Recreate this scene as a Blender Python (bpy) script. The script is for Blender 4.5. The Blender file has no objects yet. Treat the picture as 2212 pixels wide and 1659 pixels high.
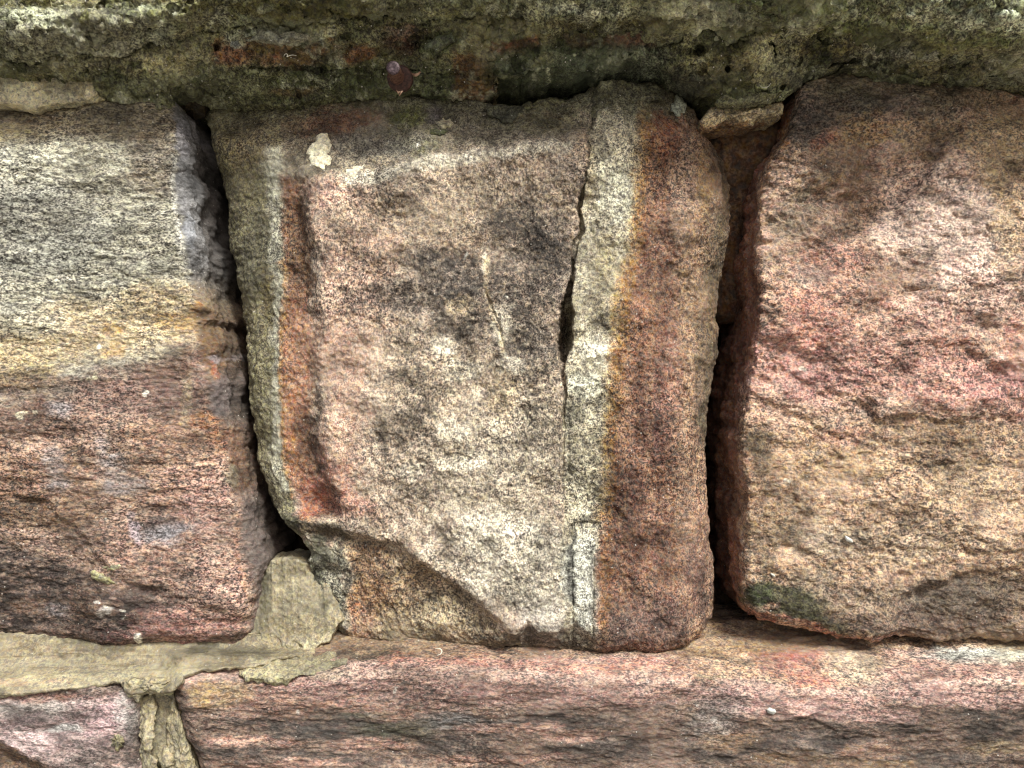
import bpy, math
import numpy as np

# ------------------------------------------------------------------ camera, sky, sun, exposure
S = 0.0002            # one unit of the survey grid in metres (0.2 mm)
D = 1650.0            # camera distance from the wall plane, in grid units
CX, CY = 1106.0, 829.5
scene = bpy.context.scene
C = bpy.data.collections.new("wall_scene"); scene.collection.children.link(C)

cam_d = bpy.data.cameras.new("camera"); cam = bpy.data.objects.new("camera", cam_d)
C.objects.link(cam)
cam.location = (0, -D*S, 0); cam.rotation_euler = (math.radians(90), 0, 0)
cam_d.sensor_width = 36.0; cam_d.lens = 36.0*D/2212.0
cam_d.clip_start = 0.005; cam_d.clip_end = 200
cam_d.dof.use_dof = True; cam_d.dof.focus_distance = D*S; cam_d.dof.aperture_fstop = 20.0
scene.camera = cam

SUN_EL, SUN_AZ = math.radians(48), math.radians(28)     # azimuth: 0 = straight out of the wall, + = to the right
w = bpy.data.worlds.new("World"); scene.world = w; w.use_nodes = True
nt = w.node_tree; nt.nodes.clear()
sky = nt.nodes.new("ShaderNodeTexSky"); sky.sky_type = 'NISHITA'; sky.sun_disc = False
sky.sun_elevation = SUN_EL; sky.sun_rotation = math.radians(180) - SUN_AZ
sky.air_density = 1.0; sky.dust_density = 5.0; sky.ozone_density = 0.6
bg = nt.nodes.new("ShaderNodeBackground"); bg.inputs[1].default_value = 0.07
out = nt.nodes.new("ShaderNodeOutputWorld")
nt.links.new(sky.outputs[0], bg.inputs[0]); nt.links.new(bg.outputs[0], out.inputs[0])
sun_d = bpy.data.lights.new("sun", 'SUN'); sun_d.energy = 2.4; sun_d.angle = math.radians(12)
sun_d.color = (0.985, 1.0, 0.945)
sun = bpy.data.objects.new("sun", sun_d); C.objects.link(sun)
sun.rotation_euler = (math.radians(90)-SUN_EL, 0, SUN_AZ)
scene.view_settings.view_transform = 'Standard'; scene.view_settings.look = 'None'
scene.view_settings.gamma = 1.0; scene.view_settings.exposure = 0.76
scene.cycles.filter_width = 1.1 if hasattr(scene, 'cycles') else 1.5
try: scene.view_settings.use_curve_mapping = False
except Exception: pass

# ------------------------------------------------------------------ noise
rng = np.random.RandomState(7)
TAB = rng.rand(64, 64, 64).astype(np.float32)*2-1
TABF = TAB.ravel()
def vnoise(P, seed):
    P = P + np.array([seed*7.31, seed*3.17, seed*5.71], np.float32)
    I = np.floor(P); F = (P-I).astype(np.float32); I = I.astype(np.int64) & 63
    J = (I+1) & 63
    F = F*F*F*(F*(F*6-15)+10)
    x0, y0, z0 = I[:,0]*4096, I[:,1]*64, I[:,2]; x1, y1, z1 = J[:,0]*4096, J[:,1]*64, J[:,2]
    fx, fy, fz = F[:,0], F[:,1], F[:,2]
    a = TABF[x0+y0+z0]; a += (TABF[x1+y0+z0]-a)*fx
    b = TABF[x0+y1+z0]; b += (TABF[x1+y1+z0]-b)*fx
    c = TABF[x0+y0+z1]; c += (TABF[x1+y0+z1]-c)*fx
    d = TABF[x0+y1+z1]; d += (TABF[x1+y1+z1]-d)*fx
    a += (b-a)*fy; c += (d-c)*fy
    return a + (c-a)*fz
ROT = np.array([[.8,.36,-.48],[-.6,.48,-.64],[0,.8,.6]], np.float32)
def fbm(P, wl, octs=3, seed=0, gain=0.5, aniso=(1,1,1), ridged=False):
    """P in grid units, wl = longest wavelength in grid units"""
    Q = (P*np.array(aniso, np.float32)/wl).astype(np.float32)
    t = 0; a = 1.0; n = 0
    for o in range(octs):
        v = vnoise(Q if o == 0 else Q, seed+o*13)
        if ridged: v = 1-2*np.abs(v)
        t = t + a*v; n += a; a *= gain; Q = Q@ROT.T*2.03 if aniso == (1,1,1) else Q*2.03
    return t/n*1.5
def sm(a, b, x):
    t = np.clip((x-a)/(b-a), 0, 1); return t*t*(3-2*t)
def fx(pts):            # y as a function of x, or the other way round
    a = np.array(pts, float); return lambda v: np.interp(v, a[:,0], a[:,1])
def fy(pts):            # x as a function of y
    a = np.array(pts, float); return lambda v: np.interp(v, a[:,1], a[:,0])
def softp(x, k): return k*np.logaddexp(0, np.clip(x/k, -40, 40))
def lin(c):
    c = np.array(c, float)/255.0
    l = c@np.array([.3,.59,.11]); k = np.abs(c-l).max(); c = l+(c-l)*max(.58, .97-1.15*max(k-.04, 0))
    return np.where(c <= .04045, c/12.92, ((c+.055)/1.055)**2.4)

# ------------------------------------------------------------------ paint: mineral colour of the stone, patch by patch
class Paint:
    def __init__(s, px, py, P, base, seed, aniso=(1,1,1), warp=10):
        s.n = [fbm(P, w_, 4, seed+i*5, .6, aniso) for i, w_ in enumerate((110, 60, 34, 16))]
        s.px = px + warp*s.n[1] + warp*.5*s.n[3]; s.py = py + warp*s.n[2] - warp*.5*s.n[3]
        s.rx, s.ry = px, py
        s.fine = fbm(P, 9, 2, seed+77, .6, aniso)
        s.c = np.empty((len(px), 3)); s.c[:] = lin(base); s.g = np.clip(.88+.6*fbm(P, 130, 3, seed+90, .6), .25, 1.15)
        s.k = 0
        s.pale = fbm(P, 75, 5, seed+95, .62, aniso); s.soot = fbm(P, 60, 5, seed+97, .66, aniso)
        m = 1 + .15*s.n[0] + .12*s.n[1] + .10*s.n[2] + .08*s.n[3]
        s.c *= m[:,None]
        s.c *= np.stack([1+.05*s.n[1], np.ones(len(px)), 1-.07*s.n[1]], 1)
    def noise(s):
        s.k += 1; k = s.k
        a, b = s.n[(k)%4], s.n[(k*2+1)%4]
        return (a*(-1 if k % 3 == 0 else 1) + b*(-1 if k % 2 else 1))*.6
    def region(s, d, col, a=1.0, soft=10, rag=14, speck=0.0, grain=None):
        """d: signed distance, positive inside"""
        m = sm(-soft, soft, d + rag*s.noise())*a
        if speck: m = m*np.clip(1-speck+speck*2.2*sm(-.35, .45, s.fine+.5*s.n[3]), 0, 1)
        s.c += (lin(col)-s.c)*m[:,None]
        if grain is not None: s.g += (grain-s.g)*m
    def ell(s, x, y, rx, ry, col, a=1.0, soft=None, rag=None, rot=0, speck=0.0, grain=None):
        dx, dy = s.px-x, s.py-y
        if rot:
            r = math.radians(rot); dx, dy = dx*math.cos(r)+dy*math.sin(r), -dx*math.sin(r)+dy*math.cos(r)
        r0 = min(rx, ry)
        d = (1-np.sqrt((dx/rx)**2+(dy/ry)**2))*r0
        s.region(d, col, a, soft if soft is not None else r0*.4, rag if rag is not None else r0*.55, speck, grain)
    def bandy(s, pts, wd, col, a=1.0, soft=6, rag=5, speck=0.0, y0=-1e9, y1=1e9, grain=None):   # mostly vertical band
        d = wd-np.abs(s.px-fy(pts)(s.py)); d = np.minimum(d, np.minimum(s.py-y0, y1-s.py))
        s.region(d, col, a, soft, rag, speck, grain)
    def bandx(s, pts, wd, col, a=1.0, soft=6, rag=5, speck=0.0, x0=-1e9, x1=1e9, grain=None):   # mostly horizontal band
        d = wd-np.abs(s.py-fx(pts)(s.px)); d = np.minimum(d, np.minimum(s.px-x0, x1-s.px))
        s.region(d, col, a, soft, rag, speck, grain)
    def flecks(s, pts, col, a=.9):
        for (x, y, r) in pts: s.ell(x, y, r, r*.8, col, a, soft=1.5, rag=r*.5)

# ------------------------------------------------------------------ materials
MATS = {}
def stone_mat(name, grain=1050, aniso=(1,1,1), lo=.30, hi=1.62, bump=.55, rough=.92, spark=.5, dirt=(.045,.038,.03)):
    if name in MATS: return MATS[name]
    m = bpy.data.materials.new(name); m.use_nodes = True; t = m.node_tree; N = t.nodes; L = t.links; N.clear()
    o = N.new("ShaderNodeOutputMaterial"); b = N.new("ShaderNodeBsdfPrincipled")
    b.inputs['Roughness'].default_value = rough; b.inputs['Specular IOR Level'].default_value = .25
    at = N.new("ShaderNodeAttribute"); at.attribute_name = "mineral"
    tc = N.new("ShaderNodeTexCoord"); mp = N.new("ShaderNodeMapping"); mp.inputs['Scale'].default_value = aniso
    L.new(tc.outputs['Object'], mp.inputs['Vector'])
    n1 = N.new("ShaderNodeTexNoise"); n1.inputs['Scale'].default_value = grain; n1.inputs['Detail'].default_value = 3; n1.inputs['Roughness'].default_value = .62
    n2 = N.new("ShaderNodeTexNoise"); n2.inputs['Scale'].default_value = grain*.37; n2.inputs['Detail'].default_value = 3
    n3 = N.new("ShaderNodeTexNoise"); n3.inputs['Scale'].default_value = grain*.55; n3.inputs['Detail'].default_value = 2
    for n in (n1, n2, n3): L.new(mp.outputs[0], n.inputs['Vector'])
    def math_(op, a, b_=None, c_=None):
        q = N.new("ShaderNodeMath"); q.operation = op
        for i, v in enumerate((a, b_, c_)):
            if v is None: continue
            if isinstance(v, (int, float)): q.inputs[i].default_value = v
            else: L.new(v, q.inputs[i])
        return q.outputs[0]
    mixn = math_('ADD', math_('MULTIPLY', n1.outputs[0], .68), math_('MULTIPLY', n2.outputs[0], .32))
    mr = N.new("ShaderNodeMapRange"); mr.interpolation_type = 'SMOOTHSTEP'
    mr.inputs['From Min'].default_value = .37; mr.inputs['From Max'].default_value = .63
    mr.inputs['To Min'].default_value = lo; mr.inputs['To Max'].default_value = hi
    L.new(mixn, mr.inputs['Value'])
    # contrast follows the grain attribute (alpha)
    gs = math_('ADD', math_('MULTIPLY', math_('SUBTRACT', mr.outputs[0], 1.0), at.outputs['Alpha']), 1.0)
    vm = N.new("ShaderNodeVectorMath"); vm.operation = 'SCALE'
    L.new(at.outputs['Color'], vm.inputs[0]); L.new(gs, vm.inputs['Scale'])
    # dirt lodged between the grains
    mx = N.new("ShaderNodeMix"); mx.data_type = 'RGBA'
    dm = N.new("ShaderNodeMapRange"); dm.inputs['From Min'].default_value = .47; dm.inputs['From Max'].default_value = .36
    dm.inputs['To Min'].default_value = 0; dm.inputs['To Max'].default_value = .6
    L.new(n3.outputs[0], dm.inputs['Value'])
    L.new(math_('MULTIPLY', dm.outputs[0], at.outputs['Alpha']), mx.inputs[0])
    L.new(vm.outputs[0], mx.inputs[6]); mx.inputs[7].default_value = (*dirt, 1)
    # warm / cool grains
    hs = N.new("ShaderNodeHueSaturation")
    L.new(math_('ADD', math_('MULTIPLY', math_('SUBTRACT', n2.outputs[0], .5), .10), .5), hs.inputs['Hue'])
    L.new(math_('ADD', math_('MULTIPLY', math_('SUBTRACT', n3.outputs[0], .5), 1.2), .9), hs.inputs['Saturation'])
    L.new(mx.outputs[2], hs.inputs['Color'])
    # quartz grains
    vo = N.new("ShaderNodeTexVoronoi"); vo.inputs['Scale'].default_value = 480; L.new(tc.outputs['Object'], vo.inputs['Vector'])
    sep = N.new("ShaderNodeSeparateColor"); L.new(vo.outputs['Color'], sep.inputs[0])
    q = math_('MULTIPLY', math_('LESS_THAN', vo.outputs['Distance'], .16), math_('GREATER_THAN', sep.outputs[0], .90))
    mq = N.new("ShaderNodeMix"); mq.data_type = 'RGBA'; L.new(math_('MULTIPLY', q, spark), mq.inputs[0])
    L.new(hs.outputs[0], mq.inputs[6]); mq.inputs[7].default_value = (.72, .69, .62, 1)
    L.new(mq.outputs[2], b.inputs['Base Color'])
    bp = N.new("ShaderNodeBump"); bp.inputs['Strength'].default_value = bump; bp.inputs['Distance'].default_value = .0011
    L.new(mixn, bp.inputs['Height']); L.new(bp.outputs[0], b.inputs['Normal'])
    L.new(b.outputs[0], o.inputs['Surface'])
    MATS[name] = m; return m

# ------------------------------------------------------------------ mesh building
def curve(pts, q):
    a = np.array(pts, float); l = np.r_[0, np.cumsum(np.hypot(*np.diff(a, axis=0).T))]; l /= l[-1]
    return np.stack([np.interp(q, l, a[:,0]), np.interp(q, l, a[:,1])], 1)
def params(a, b, lo, hi, h):
    """parameter samples from coordinate a to b, spacing h inside [lo,hi], coarser outside"""
    n = 4000; u = np.linspace(0, 1, n); x = a+(b-a)*u
    out_ = np.maximum(np.maximum(lo-x, x-hi), 0)
    dens = abs(b-a)/(h*(1+out_/14.0)) ; cum = np.r_[0, np.cumsum((dens[1:]+dens[:-1])/2/(n-1))]
    k = max(6, int(round(cum[-1])))
    return np.interp(np.linspace(0, cum[-1], k+1), cum, u)
def link_mesh(name, co, quads, mat, parent=None):
    me = bpy.data.meshes.new(name)
    me.vertices.add(len(co)); me.vertices.foreach_set("co", co.astype(np.float32).ravel())
    k = quads.shape[1]
    me.loops.add(quads.size); me.loops.foreach_set("vertex_index", quads.astype(np.int32).ravel())
    me.polygons.add(len(quads)); me.polygons.foreach_set("loop_start", np.arange(0, quads.size, k, dtype=np.int32))
    me.polygons.foreach_set("use_smooth", np.ones(len(quads), bool))
    me.update(calc_edges=True); me.validate()
    me.materials.append(mat)
    o = bpy.data.objects.new(name, me); C.objects.link(o)
    if parent is not None: o.parent = parent
    return o
def normals(me):
    a = np.empty(len(me.vertices)*3, np.float32); me.vertex_normals.foreach_get("vector", a); return a.reshape(-1, 3)
def setcol(me, c, g):
    at = me.color_attributes.new("mineral", 'FLOAT_COLOR', 'POINT')
    a = np.concatenate([np.clip(c, .004, .95), g[:,None]], 1).astype(np.float32)
    at.data.foreach_set("color", a.ravel())
def tag(o, label=None, cat=None, group=None, kind=None):
    if label: o["label"] = label
    if cat: o["category"] = cat
    if group: o["group"] = group
    if kind: o["kind"] = kind
    return o
def world(px, py, y):
    k = (D+y)/D
    return np.stack([(px-CX)*k, y, (CY-py)*k], -1)

def piece(name, T, B, L, R, depth, paint, mat, h=2.1, skirt=330, edge=(30, 14), rough=(5, 2.0, .8), aniso=(1,1,1),
          base=(160,150,130), seed=1, side=None, parent=None, power=2.2, warp=10, ragged=2.5, cavity=.5, flare=0.0, side_rough=0.0, wear=.8):
    """One stone or one bed of mortar: a Coons sheet inside its four edge lines, carried back into the wall all round."""
    xs = params(min(T[0][0], B[0][0]), max(T[-1][0], B[-1][0]), -30, 2242, h)
    ys = params(min(T[0][1], T[-1][1]), max(B[0][1], B[-1][1]), -30, 1689, h)
    nx, ny = len(xs), len(ys)
    T_, B_, L_, R_ = curve(T, xs), curve(B, xs), curve(L, ys), curve(R, ys)
    def rag(cv):
        P = np.c_[cv, np.zeros(len(cv))].astype(np.float32)
        return cv + ragged*np.stack([fbm(P, 26, 3, seed+3, .65), fbm(P, 26, 3, seed+4, .65)], 1) + .9*ragged*np.stack([fbm(P, 80, 3, seed+5, .6), fbm(P, 80, 3, seed+6, .6)], 1)
    T_, B_, L_, R_ = map(rag, (T_, B_, L_, R_))
    c00, c10, c01, c11 = [(a+b)/2 for a, b in ((T_[0], L_[0]), (T_[-1], R_[0]), (B_[0], L_[-1]), (B_[-1], R_[-1]))]
    s, t = np.meshgrid(xs, ys)
    s3, t3 = s[..., None], t[..., None]
    G = (1-t3)*T_[None] + t3*B_[None] + (1-s3)*L_[:,None] + s3*R_[:,None] \
        - ((1-s3)*(1-t3)*c00 + s3*(1-t3)*c10 + (1-s3)*t3*c01 + s3*t3*c11)
    px, py = G[...,0].ravel(), G[...,1].ravel()
    W = np.hypot(*(R_-L_).T)[:,None]; H = np.hypot(*(B_-T_).T)[None]
    er, ed = edge
    er = er if isinstance(er, tuple) else (er,)*4          # left, right, top, bottom
    def q1(d, r): return np.clip(1-d/max(r, 1e-3), 0, 1)
    qx = np.maximum(q1(s*W, er[0]), q1((1-s)*W, er[1])); qy = np.maximum(q1(t*H, er[2]), q1((1-t)*H, er[3]))
    q = np.clip(np.hypot(qx, qy), 0, 1).ravel()
    P0 = world(px, py, np.zeros_like(px)).astype(np.float32)
    if isinstance(ed, tuple): y = depth(px, py, P0) + ed[0]*qx.ravel()**power + ed[1]*qy.ravel()**power
    else: y = depth(px, py, P0) + ed*q**power
    V = world(px, py, y)
    idx = np.arange(nx*ny).reshape(ny, nx)
    quads = np.stack([idx[:-1,:-1], idx[1:,:-1], idx[1:,1:], idx[:-1,1:]], -1).reshape(-1, 4)
    loop = np.r_[idx[:,0], idx[-1,1:], idx[:-1,-1][::-1], idx[0,1:-1][::-1]]
    n0 = len(V); uu = [V]; qs = [quads]; back = np.zeros(n0)
    k = []; st = 2.5; acc = 0
    while acc < skirt: acc += st; k.append(min(acc, skirt)); st = min(st*1.12, 12)
    prev = loop; m = len(loop); bx, by = px[loop], py[loop]; PX = [px]; PY = [py]; BK = [back]
    yb = V[loop, 1]
    for j, dd in enumerate(k):
        f = dd/skirt
        v = V[loop].copy(); v[:,1] = yb*(1-f) + np.maximum(skirt, yb+20)*f
        if flare: v[:,[0,2]] *= (1+flare*np.maximum(v[:,1]-yb-10, 0)/(D+yb))[:,None]
        cur = n0 + j*m + np.arange(m)
        qs.append(np.stack([np.roll(prev, -1), prev, cur, np.roll(cur, -1)], -1))
        uu.append(v); PX.append(bx); PY.append(by); BK.append(np.full(m, float(dd))); prev = cur
    V = np.concatenate(uu); Q = np.concatenate(qs); px = np.concatenate(PX); py = np.concatenate(PY); bk = np.concatenate(BK)
    o = link_mesh(name, V*np.array([S, S, S]), Q, mat, parent)
    N = normals(o.data)
    P = V.astype(np.float32)
    f1 = fbm(P, 90, 2, seed+20, .5, aniso); f2 = fbm(P, 26, 3, seed+30, .6, aniso); f3 = fbm(P, 7.5, 2, seed+40, .7, aniso)
    f2 = f2 - .35*np.abs(fbm(P, 18, 2, seed+50, .6, aniso))
    fade = np.where(bk > 0, .9, 1.0)
    V = V + N*((rough[0]*f1 + rough[1]*f2 + rough[2]*f3)*fade)[:,None]
    if side_rough:
        m_ = bk > 0; V[m_] += N[m_]*(side_rough*fbm(P[m_], 55, 4, seed+55, .55)*sm(0, 20, bk[m_]))[:,None]
    o.data.vertices.foreach_set("co", (V*S).astype(np.float32).ravel()); o.data.update()
    p = Paint(px, py, P, base, seed+60, aniso, warp)
    p.bk = bk
    if paint: paint(p)
    if side is not None:
        side(p, bk)
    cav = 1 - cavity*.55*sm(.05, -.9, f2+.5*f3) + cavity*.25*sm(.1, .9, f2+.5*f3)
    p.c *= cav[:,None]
    p.c *= (1+ wear*(.46*sm(.12, .5, p.pale) - .52*sm(.12, .5, p.soot)))[:,None]
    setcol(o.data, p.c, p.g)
    return o

def lump(name, poly, y0, thick, mat, base, seed=1, rough=(2, 1.2, .5), parent=None, paint=None, h=2.0, power=2.5, back=14, aniso=(1,1,1), grain=1.0, smooth=False):
    """A small closed lump lying on the surface: rings from its outline to its middle, domed towards the viewer, closed at the back."""
    a = np.array(poly+[poly[0]], float); n = max(10, int(np.hypot(*np.diff(a, axis=0).T).sum()/h))
    cv = curve(a, np.linspace(0, 1, n, endpoint=False)); c = cv.mean(0)
    Pn = np.c_[cv, np.zeros(n)].astype(np.float32)
    if not smooth: cv = cv + 1.8*np.stack([fbm(Pn, 14, 2, seed+3), fbm(Pn, 14, 2, seed+4)], 1)
    R = np.hypot(*(cv-c).T).mean(); kr = max(5, int(R/h))
    rows = [(1, back)] + [(1-i/kr, None) for i in range(kr)]
    vs = []
    for r, bkk in rows:
        xy = c+(cv-c)*r
        if bkk is not None: y = np.full(n, float(bkk))
        else: y = np.full(n, -thick*(1-r**power))
        yy = (y0(xy[:,0], xy[:,1]) if callable(y0) else y0) + y
        vs.append(world(xy[:,0], xy[:,1], yy))
    cy = (y0(np.array([c[0]]), np.array([c[1]]))[0] if callable(y0) else y0)
    vs.append(world(np.array([c[0]]), np.array([c[1]]), np.array([cy-thick])))
    V = np.concatenate(vs); nr = len(rows)
    idx = np.arange(nr*n).reshape(nr, n); nxt = np.roll(idx, -1, 1)
    area = np.sum(cv[:,0]*np.roll(cv[:,1], -1)-cv[:,1]*np.roll(cv[:,0], -1))
    if area > 0: q = np.stack([idx[:-1], idx[1:], nxt[1:], nxt[:-1]], -1)
    else: q = np.stack([idx[:-1], nxt[:-1], nxt[1:], idx[1:]], -1)
    q = q.reshape(-1, 4)
    tip = np.full(n, nr*n); tri = np.stack([idx[-1], tip, nxt[-1]] if area > 0 else [idx[-1], nxt[-1], tip], -1)
    co = V*S
    me = bpy.data.meshes.new(name)
    me.from_pydata(co.tolist(), [], q.tolist()+tri.tolist()+[idx[0].tolist() if area < 0 else idx[0][::-1].tolist()][:0]); me.update()
    me.polygons.foreach_set("use_smooth", np.ones(len(me.polygons), bool)); me.materials.append(mat)
    o = bpy.data.objects.new(name, me); C.objects.link(o)
    if parent is not None: o.parent = parent
    N = normals(me); P = V.astype(np.float32)
    f1 = fbm(P, 60, 2, seed+20, .5, aniso); f2 = fbm(P, 22, 3, seed+30, .6, aniso); f3 = fbm(P, 7, 2, seed+40, .7, aniso)
    V = V + N*(rough[0]*f1+rough[1]*f2+rough[2]*f3)[:,None]
    me.vertices.foreach_set("co", (V*S).astype(np.float32).ravel()); me.update()
    px = V[:,0]*D/(D+V[:,1])+CX; py = CY-V[:,2]*D/(D+V[:,1])
    p = Paint(px, py, P, base, seed+60, aniso, 6); p.g[:] = grain
    if paint: paint(p)
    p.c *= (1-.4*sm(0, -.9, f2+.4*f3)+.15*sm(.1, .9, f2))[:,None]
    setcol(me, p.c, p.g)
    return o

# ------------------------------------------------------------------ materials in use
M_CENTRE = stone_mat("sandstone_block", 1350, (1, 1, 1), lo=.27, hi=1.72)
M_LEFT = stone_mat("sandstone_streaked", 1250, (.75, .9, 1.2), lo=.24, hi=1.75)
M_RIGHT = stone_mat("sandstone_pink", 1200, (.88, .9, 1.1), lo=.36, hi=1.58, bump=.75)
M_LOW = stone_mat("sandstone_bedded", 1350, (.7, .9, 1.3), lo=.4, hi=1.5)
M_TOP = stone_mat("weathered_stone", 1150, (1, 1, 1), lo=.4, hi=1.5, spark=.7)
M_OLD = stone_mat("old_mortar", 1250, (1, 1, 1), lo=.45, hi=1.5, spark=.9)
M_NEW = stone_mat("new_mortar", 1300, (1, 1, 1), lo=.72, hi=1.22, bump=.4, spark=.35, dirt=(.14,.12,.08))
M_CORE = stone_mat("core_rubble", 700, (1, 1, 1), lo=.5, hi=1.4, spark=0)
STONES = "blocks of the sandstone wall"
MORTAR = "mortar of the joints"

# ------------------------------------------------------------------ ground in front of the wall and the core behind the joints
def flat(name, pts, mat):
    me = bpy.data.meshes.new(name); me.from_pydata(pts, [], [list(range(len(pts)))]); me.update(); me.materials.append(mat)
    o = bpy.data.objects.new(name, me); C.objects.link(o); return o
gm = bpy.data.materials.new("ground_paving"); gm.use_nodes = True
gm.node_tree.nodes["Principled BSDF"].inputs['Base Color'].default_value = (.22, .2, .17, 1)
gm.node_tree.nodes["Principled BSDF"].inputs['Roughness'].default_value = .95
_n = gm.node_tree.nodes.new("ShaderNodeTexNoise"); _n.inputs['Scale'].default_value = 12
_r = gm.node_tree.nodes.new("ShaderNodeValToRGB"); _r.color_ramp.elements[0].color = (.14, .13, .11, 1); _r.color_ramp.elements[1].color = (.3, .28, .24, 1)
gm.node_tree.links.new(_n.outputs[0], _r.inputs[0]); gm.node_tree.links.new(_r.outputs[0], gm.node_tree.nodes["Principled BSDF"].inputs['Base Color'])
g = flat("ground", [(-60, -60, -.9), (60, -60, -.9), (60, 60, -.9), (-60, 60, -.9)], gm); tag(g, kind="structure")

def core_paint(p):
    p.ell(1560, 500, 120, 320, (120, 84, 52), .8); p.ell(480, 420, 120, 260, (88, 66, 44), .8); p.ell(580, 1150, 90, 260, (60, 40, 30), .8)
core = piece("wall_core", [(-2200, -1500), (4400, -1500)], [(-2200, 3000), (4400, 3000)], [(-2200, -1500), (-2200, 3000)], [(4400, -1500), (4400, 3000)],
             lambda x, y, P: 325 + 18*fbm(P, 160, 3, 5), core_paint, M_CORE, h=9, skirt=200, edge=(1, 0), rough=(8, 4, 1), base=(92, 72, 54), seed=3, ragged=0)
tag(core, kind="structure")

# ------------------------------------------------------------------ the big centre block
ridge_x = fy([(655,300),(655,380),(660,450),(668,520),(680,600),(692,680),(684,760),(680,860),(690,960),(704,1050),(745,1110),(760,1420)])
ridge_y = fx([(400,330),(600,380),(650,392),(780,378),(900,350),(1000,335),(1100,322),(1250,300),(1400,262),(1500,330),(1600,400)])
crack_x = fy([(1286,170),(1280,240),(1274,330),(1262,400),(1250,450),(1258,500),(1245,520),(1236,590),(1226,650),(1222,700),(1219,760),(1215,800),(1222,850),(1218,900),(1215,1050),(1213,1150)])
crack_w = fx([(170,2.2),(300,2),(420,2.6),(480,3),(590,2.6),(640,5.5),(680,9.5),(745,10),(775,6),(800,3),(900,2.2),(1000,2),(1060,1)])
crack_d = fx([(170,10),(240,10),(300,4),(380,12),(440,24),(490,26),(540,12),(600,22),(660,90),(700,130),(750,120),(790,30),(860,12),(960,7),(1040,5),(1060,0)])
frac_y = fx([(600,1120),(640,1128),(700,1138),(760,1150),(850,1176),(900,1200),(950,1236),(1000,1272),(1040,1300),(1080,1338),(1110,1368),(1140,1400),(1300,1480)])
edge_r = fy([(1480,200),(1495,400),(1490,600),(1480,900),(1482,1200),(1480,1400)])
gold_x = fy([(1392,200),(1384,300),(1380,400),(1366,520),(1345,640),(1338,700),(1326,800),(1316,900),(1310,1000),(1302,1090),(1298,1130),(1290,1250),(1286,1400)])
def centre_y(x, y, P):
    n = fbm(P, 150, 3, 11); n2 = fbm(P, 50, 3, 12); xw = x+7*n2; yw = y+7*fbm(P, 50, 3, 13)
    o = 15*n + 4.5*n2
    d = ridge_x(y)-xw                                           # left of the long upright step
    on = sm(300, 400, y)*(1-sm(1090, 1130, y))
    o += (sm(-14, 22, d)*34*on + .22*np.maximum(d, 0)*(.4+.6*on) + .22*softp(610-xw, 10))
    o -= 9*np.exp(-((d+24)/20)**2)*on                        # lip along the step
    u = ridge_y(x)-yw
    o += .6*softp(u, 12) - 5*np.exp(-(u/16)**2)*sm(700, 900, x)
    r = xw-crack_x(y)
    o += sm(-3, 5, r)*6 + .05*np.maximum(r, 0) + .45*softp(x-edge_r(y), 10) + .6*softp(x-edge_r(y)-34, 5) + 1.5*np.abs(n2)*sm(0, 10, x-gold_x(y))
    cw = crack_w(y); jit = 2.2*fbm(P, 16, 2, 15)
    o += crack_d(y)*np.exp(-((x-crack_x(y)+jit)/(cw*1.25))**4)
    e = 4*np.exp(-((r)/18)**2)*sm(560, 650, y)*(1-sm(780, 840, y)); o -= e
    f = yw-frac_y(x)                                            # below the slanting fracture
    wd = sm(640, 720, x)*(1-sm(1080, 1140, x))
    o += sm(-3, 15, f)*fx([(640,14),(760,25),(950,30),(1110,11)])(x)*wd + .16*np.maximum(f, 0)*wd
    o -= 6*np.exp(-((f+12)/16)**2)*wd
    o += 16*sm(0, 60, (1-np.hypot((x-690)/60, (y-1250)/110))*60)                 # hollow at the lower left corner
    o += sm(0, 30, yw-(1338+26*np.abs(np.sin(x/33)))) * 22*sm(1080, 1130, x)*(1-sm(1270, 1300, x))
    # second hairline crack with a small step
    c2 = fy([(1085,540),(1062,575),(1050,625),(1062,665),(1078,700),(1086,745)])(y)+3*n2
    o += (5*np.exp(-((x-c2)/2.4)**2) - 3*sm(-2, 3, x-c2)*np.exp(-np.maximum(x-c2, 0)/30))*sm(540, 560, y)*(1-sm(735, 750, y))
    # knob, hollow and crest features
    o += -9*np.exp(-(np.hypot((x-978)/30, (y-952)/22))**2) + 7*np.exp(-(np.hypot((x-962)/10, (y-975)/26))**2) + 6*np.exp(-(np.hypot((x-1010)/34, (y-990)/12))**2)
    o += -9*np.exp(-(np.hypot((x-1280)/36, (y-765)/26))**2) - 8*np.exp(-(np.abs(y-(838-.35*(x-1240)))/14)**2)*sm(1225,1240,x)*(1-sm(1300,1320,x))
    for xx, y0, y1, dd in ((1236,1120,1400,7),(1281,1200,1390,5),(1228,860,1060,3)):
        o += dd*np.exp(-((x-xx-3*n2)/3.0)**2)*sm(y0, y0+20, y)*(1-sm(y1-20, y1, y))
    o += 6*sm(-2, 4, yw-1128)*(1-sm(4, 60, yw-1128))*sm(1225, 1235, x)*(1-sm(1290, 1300, x))
    o += -7*np.exp(-(np.hypot((x-955)/26, (y-285)/12))**2)
    # hammered hollows
    for hx, hy, hr, hd in ((820,470,60,5),(1120,430,70,6),(900,640,80,5),(1120,620,70,6),(860,820,70,5),(1050,830,80,4),(820,960,50,7),(1100,1080,80,5),(1430,600,50,5),(1400,1000,60,5)):
        o += hd*np.exp(-(np.hypot((x-hx)/hr, (y-hy)/(hr*.7)))**2)
    return o
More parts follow.
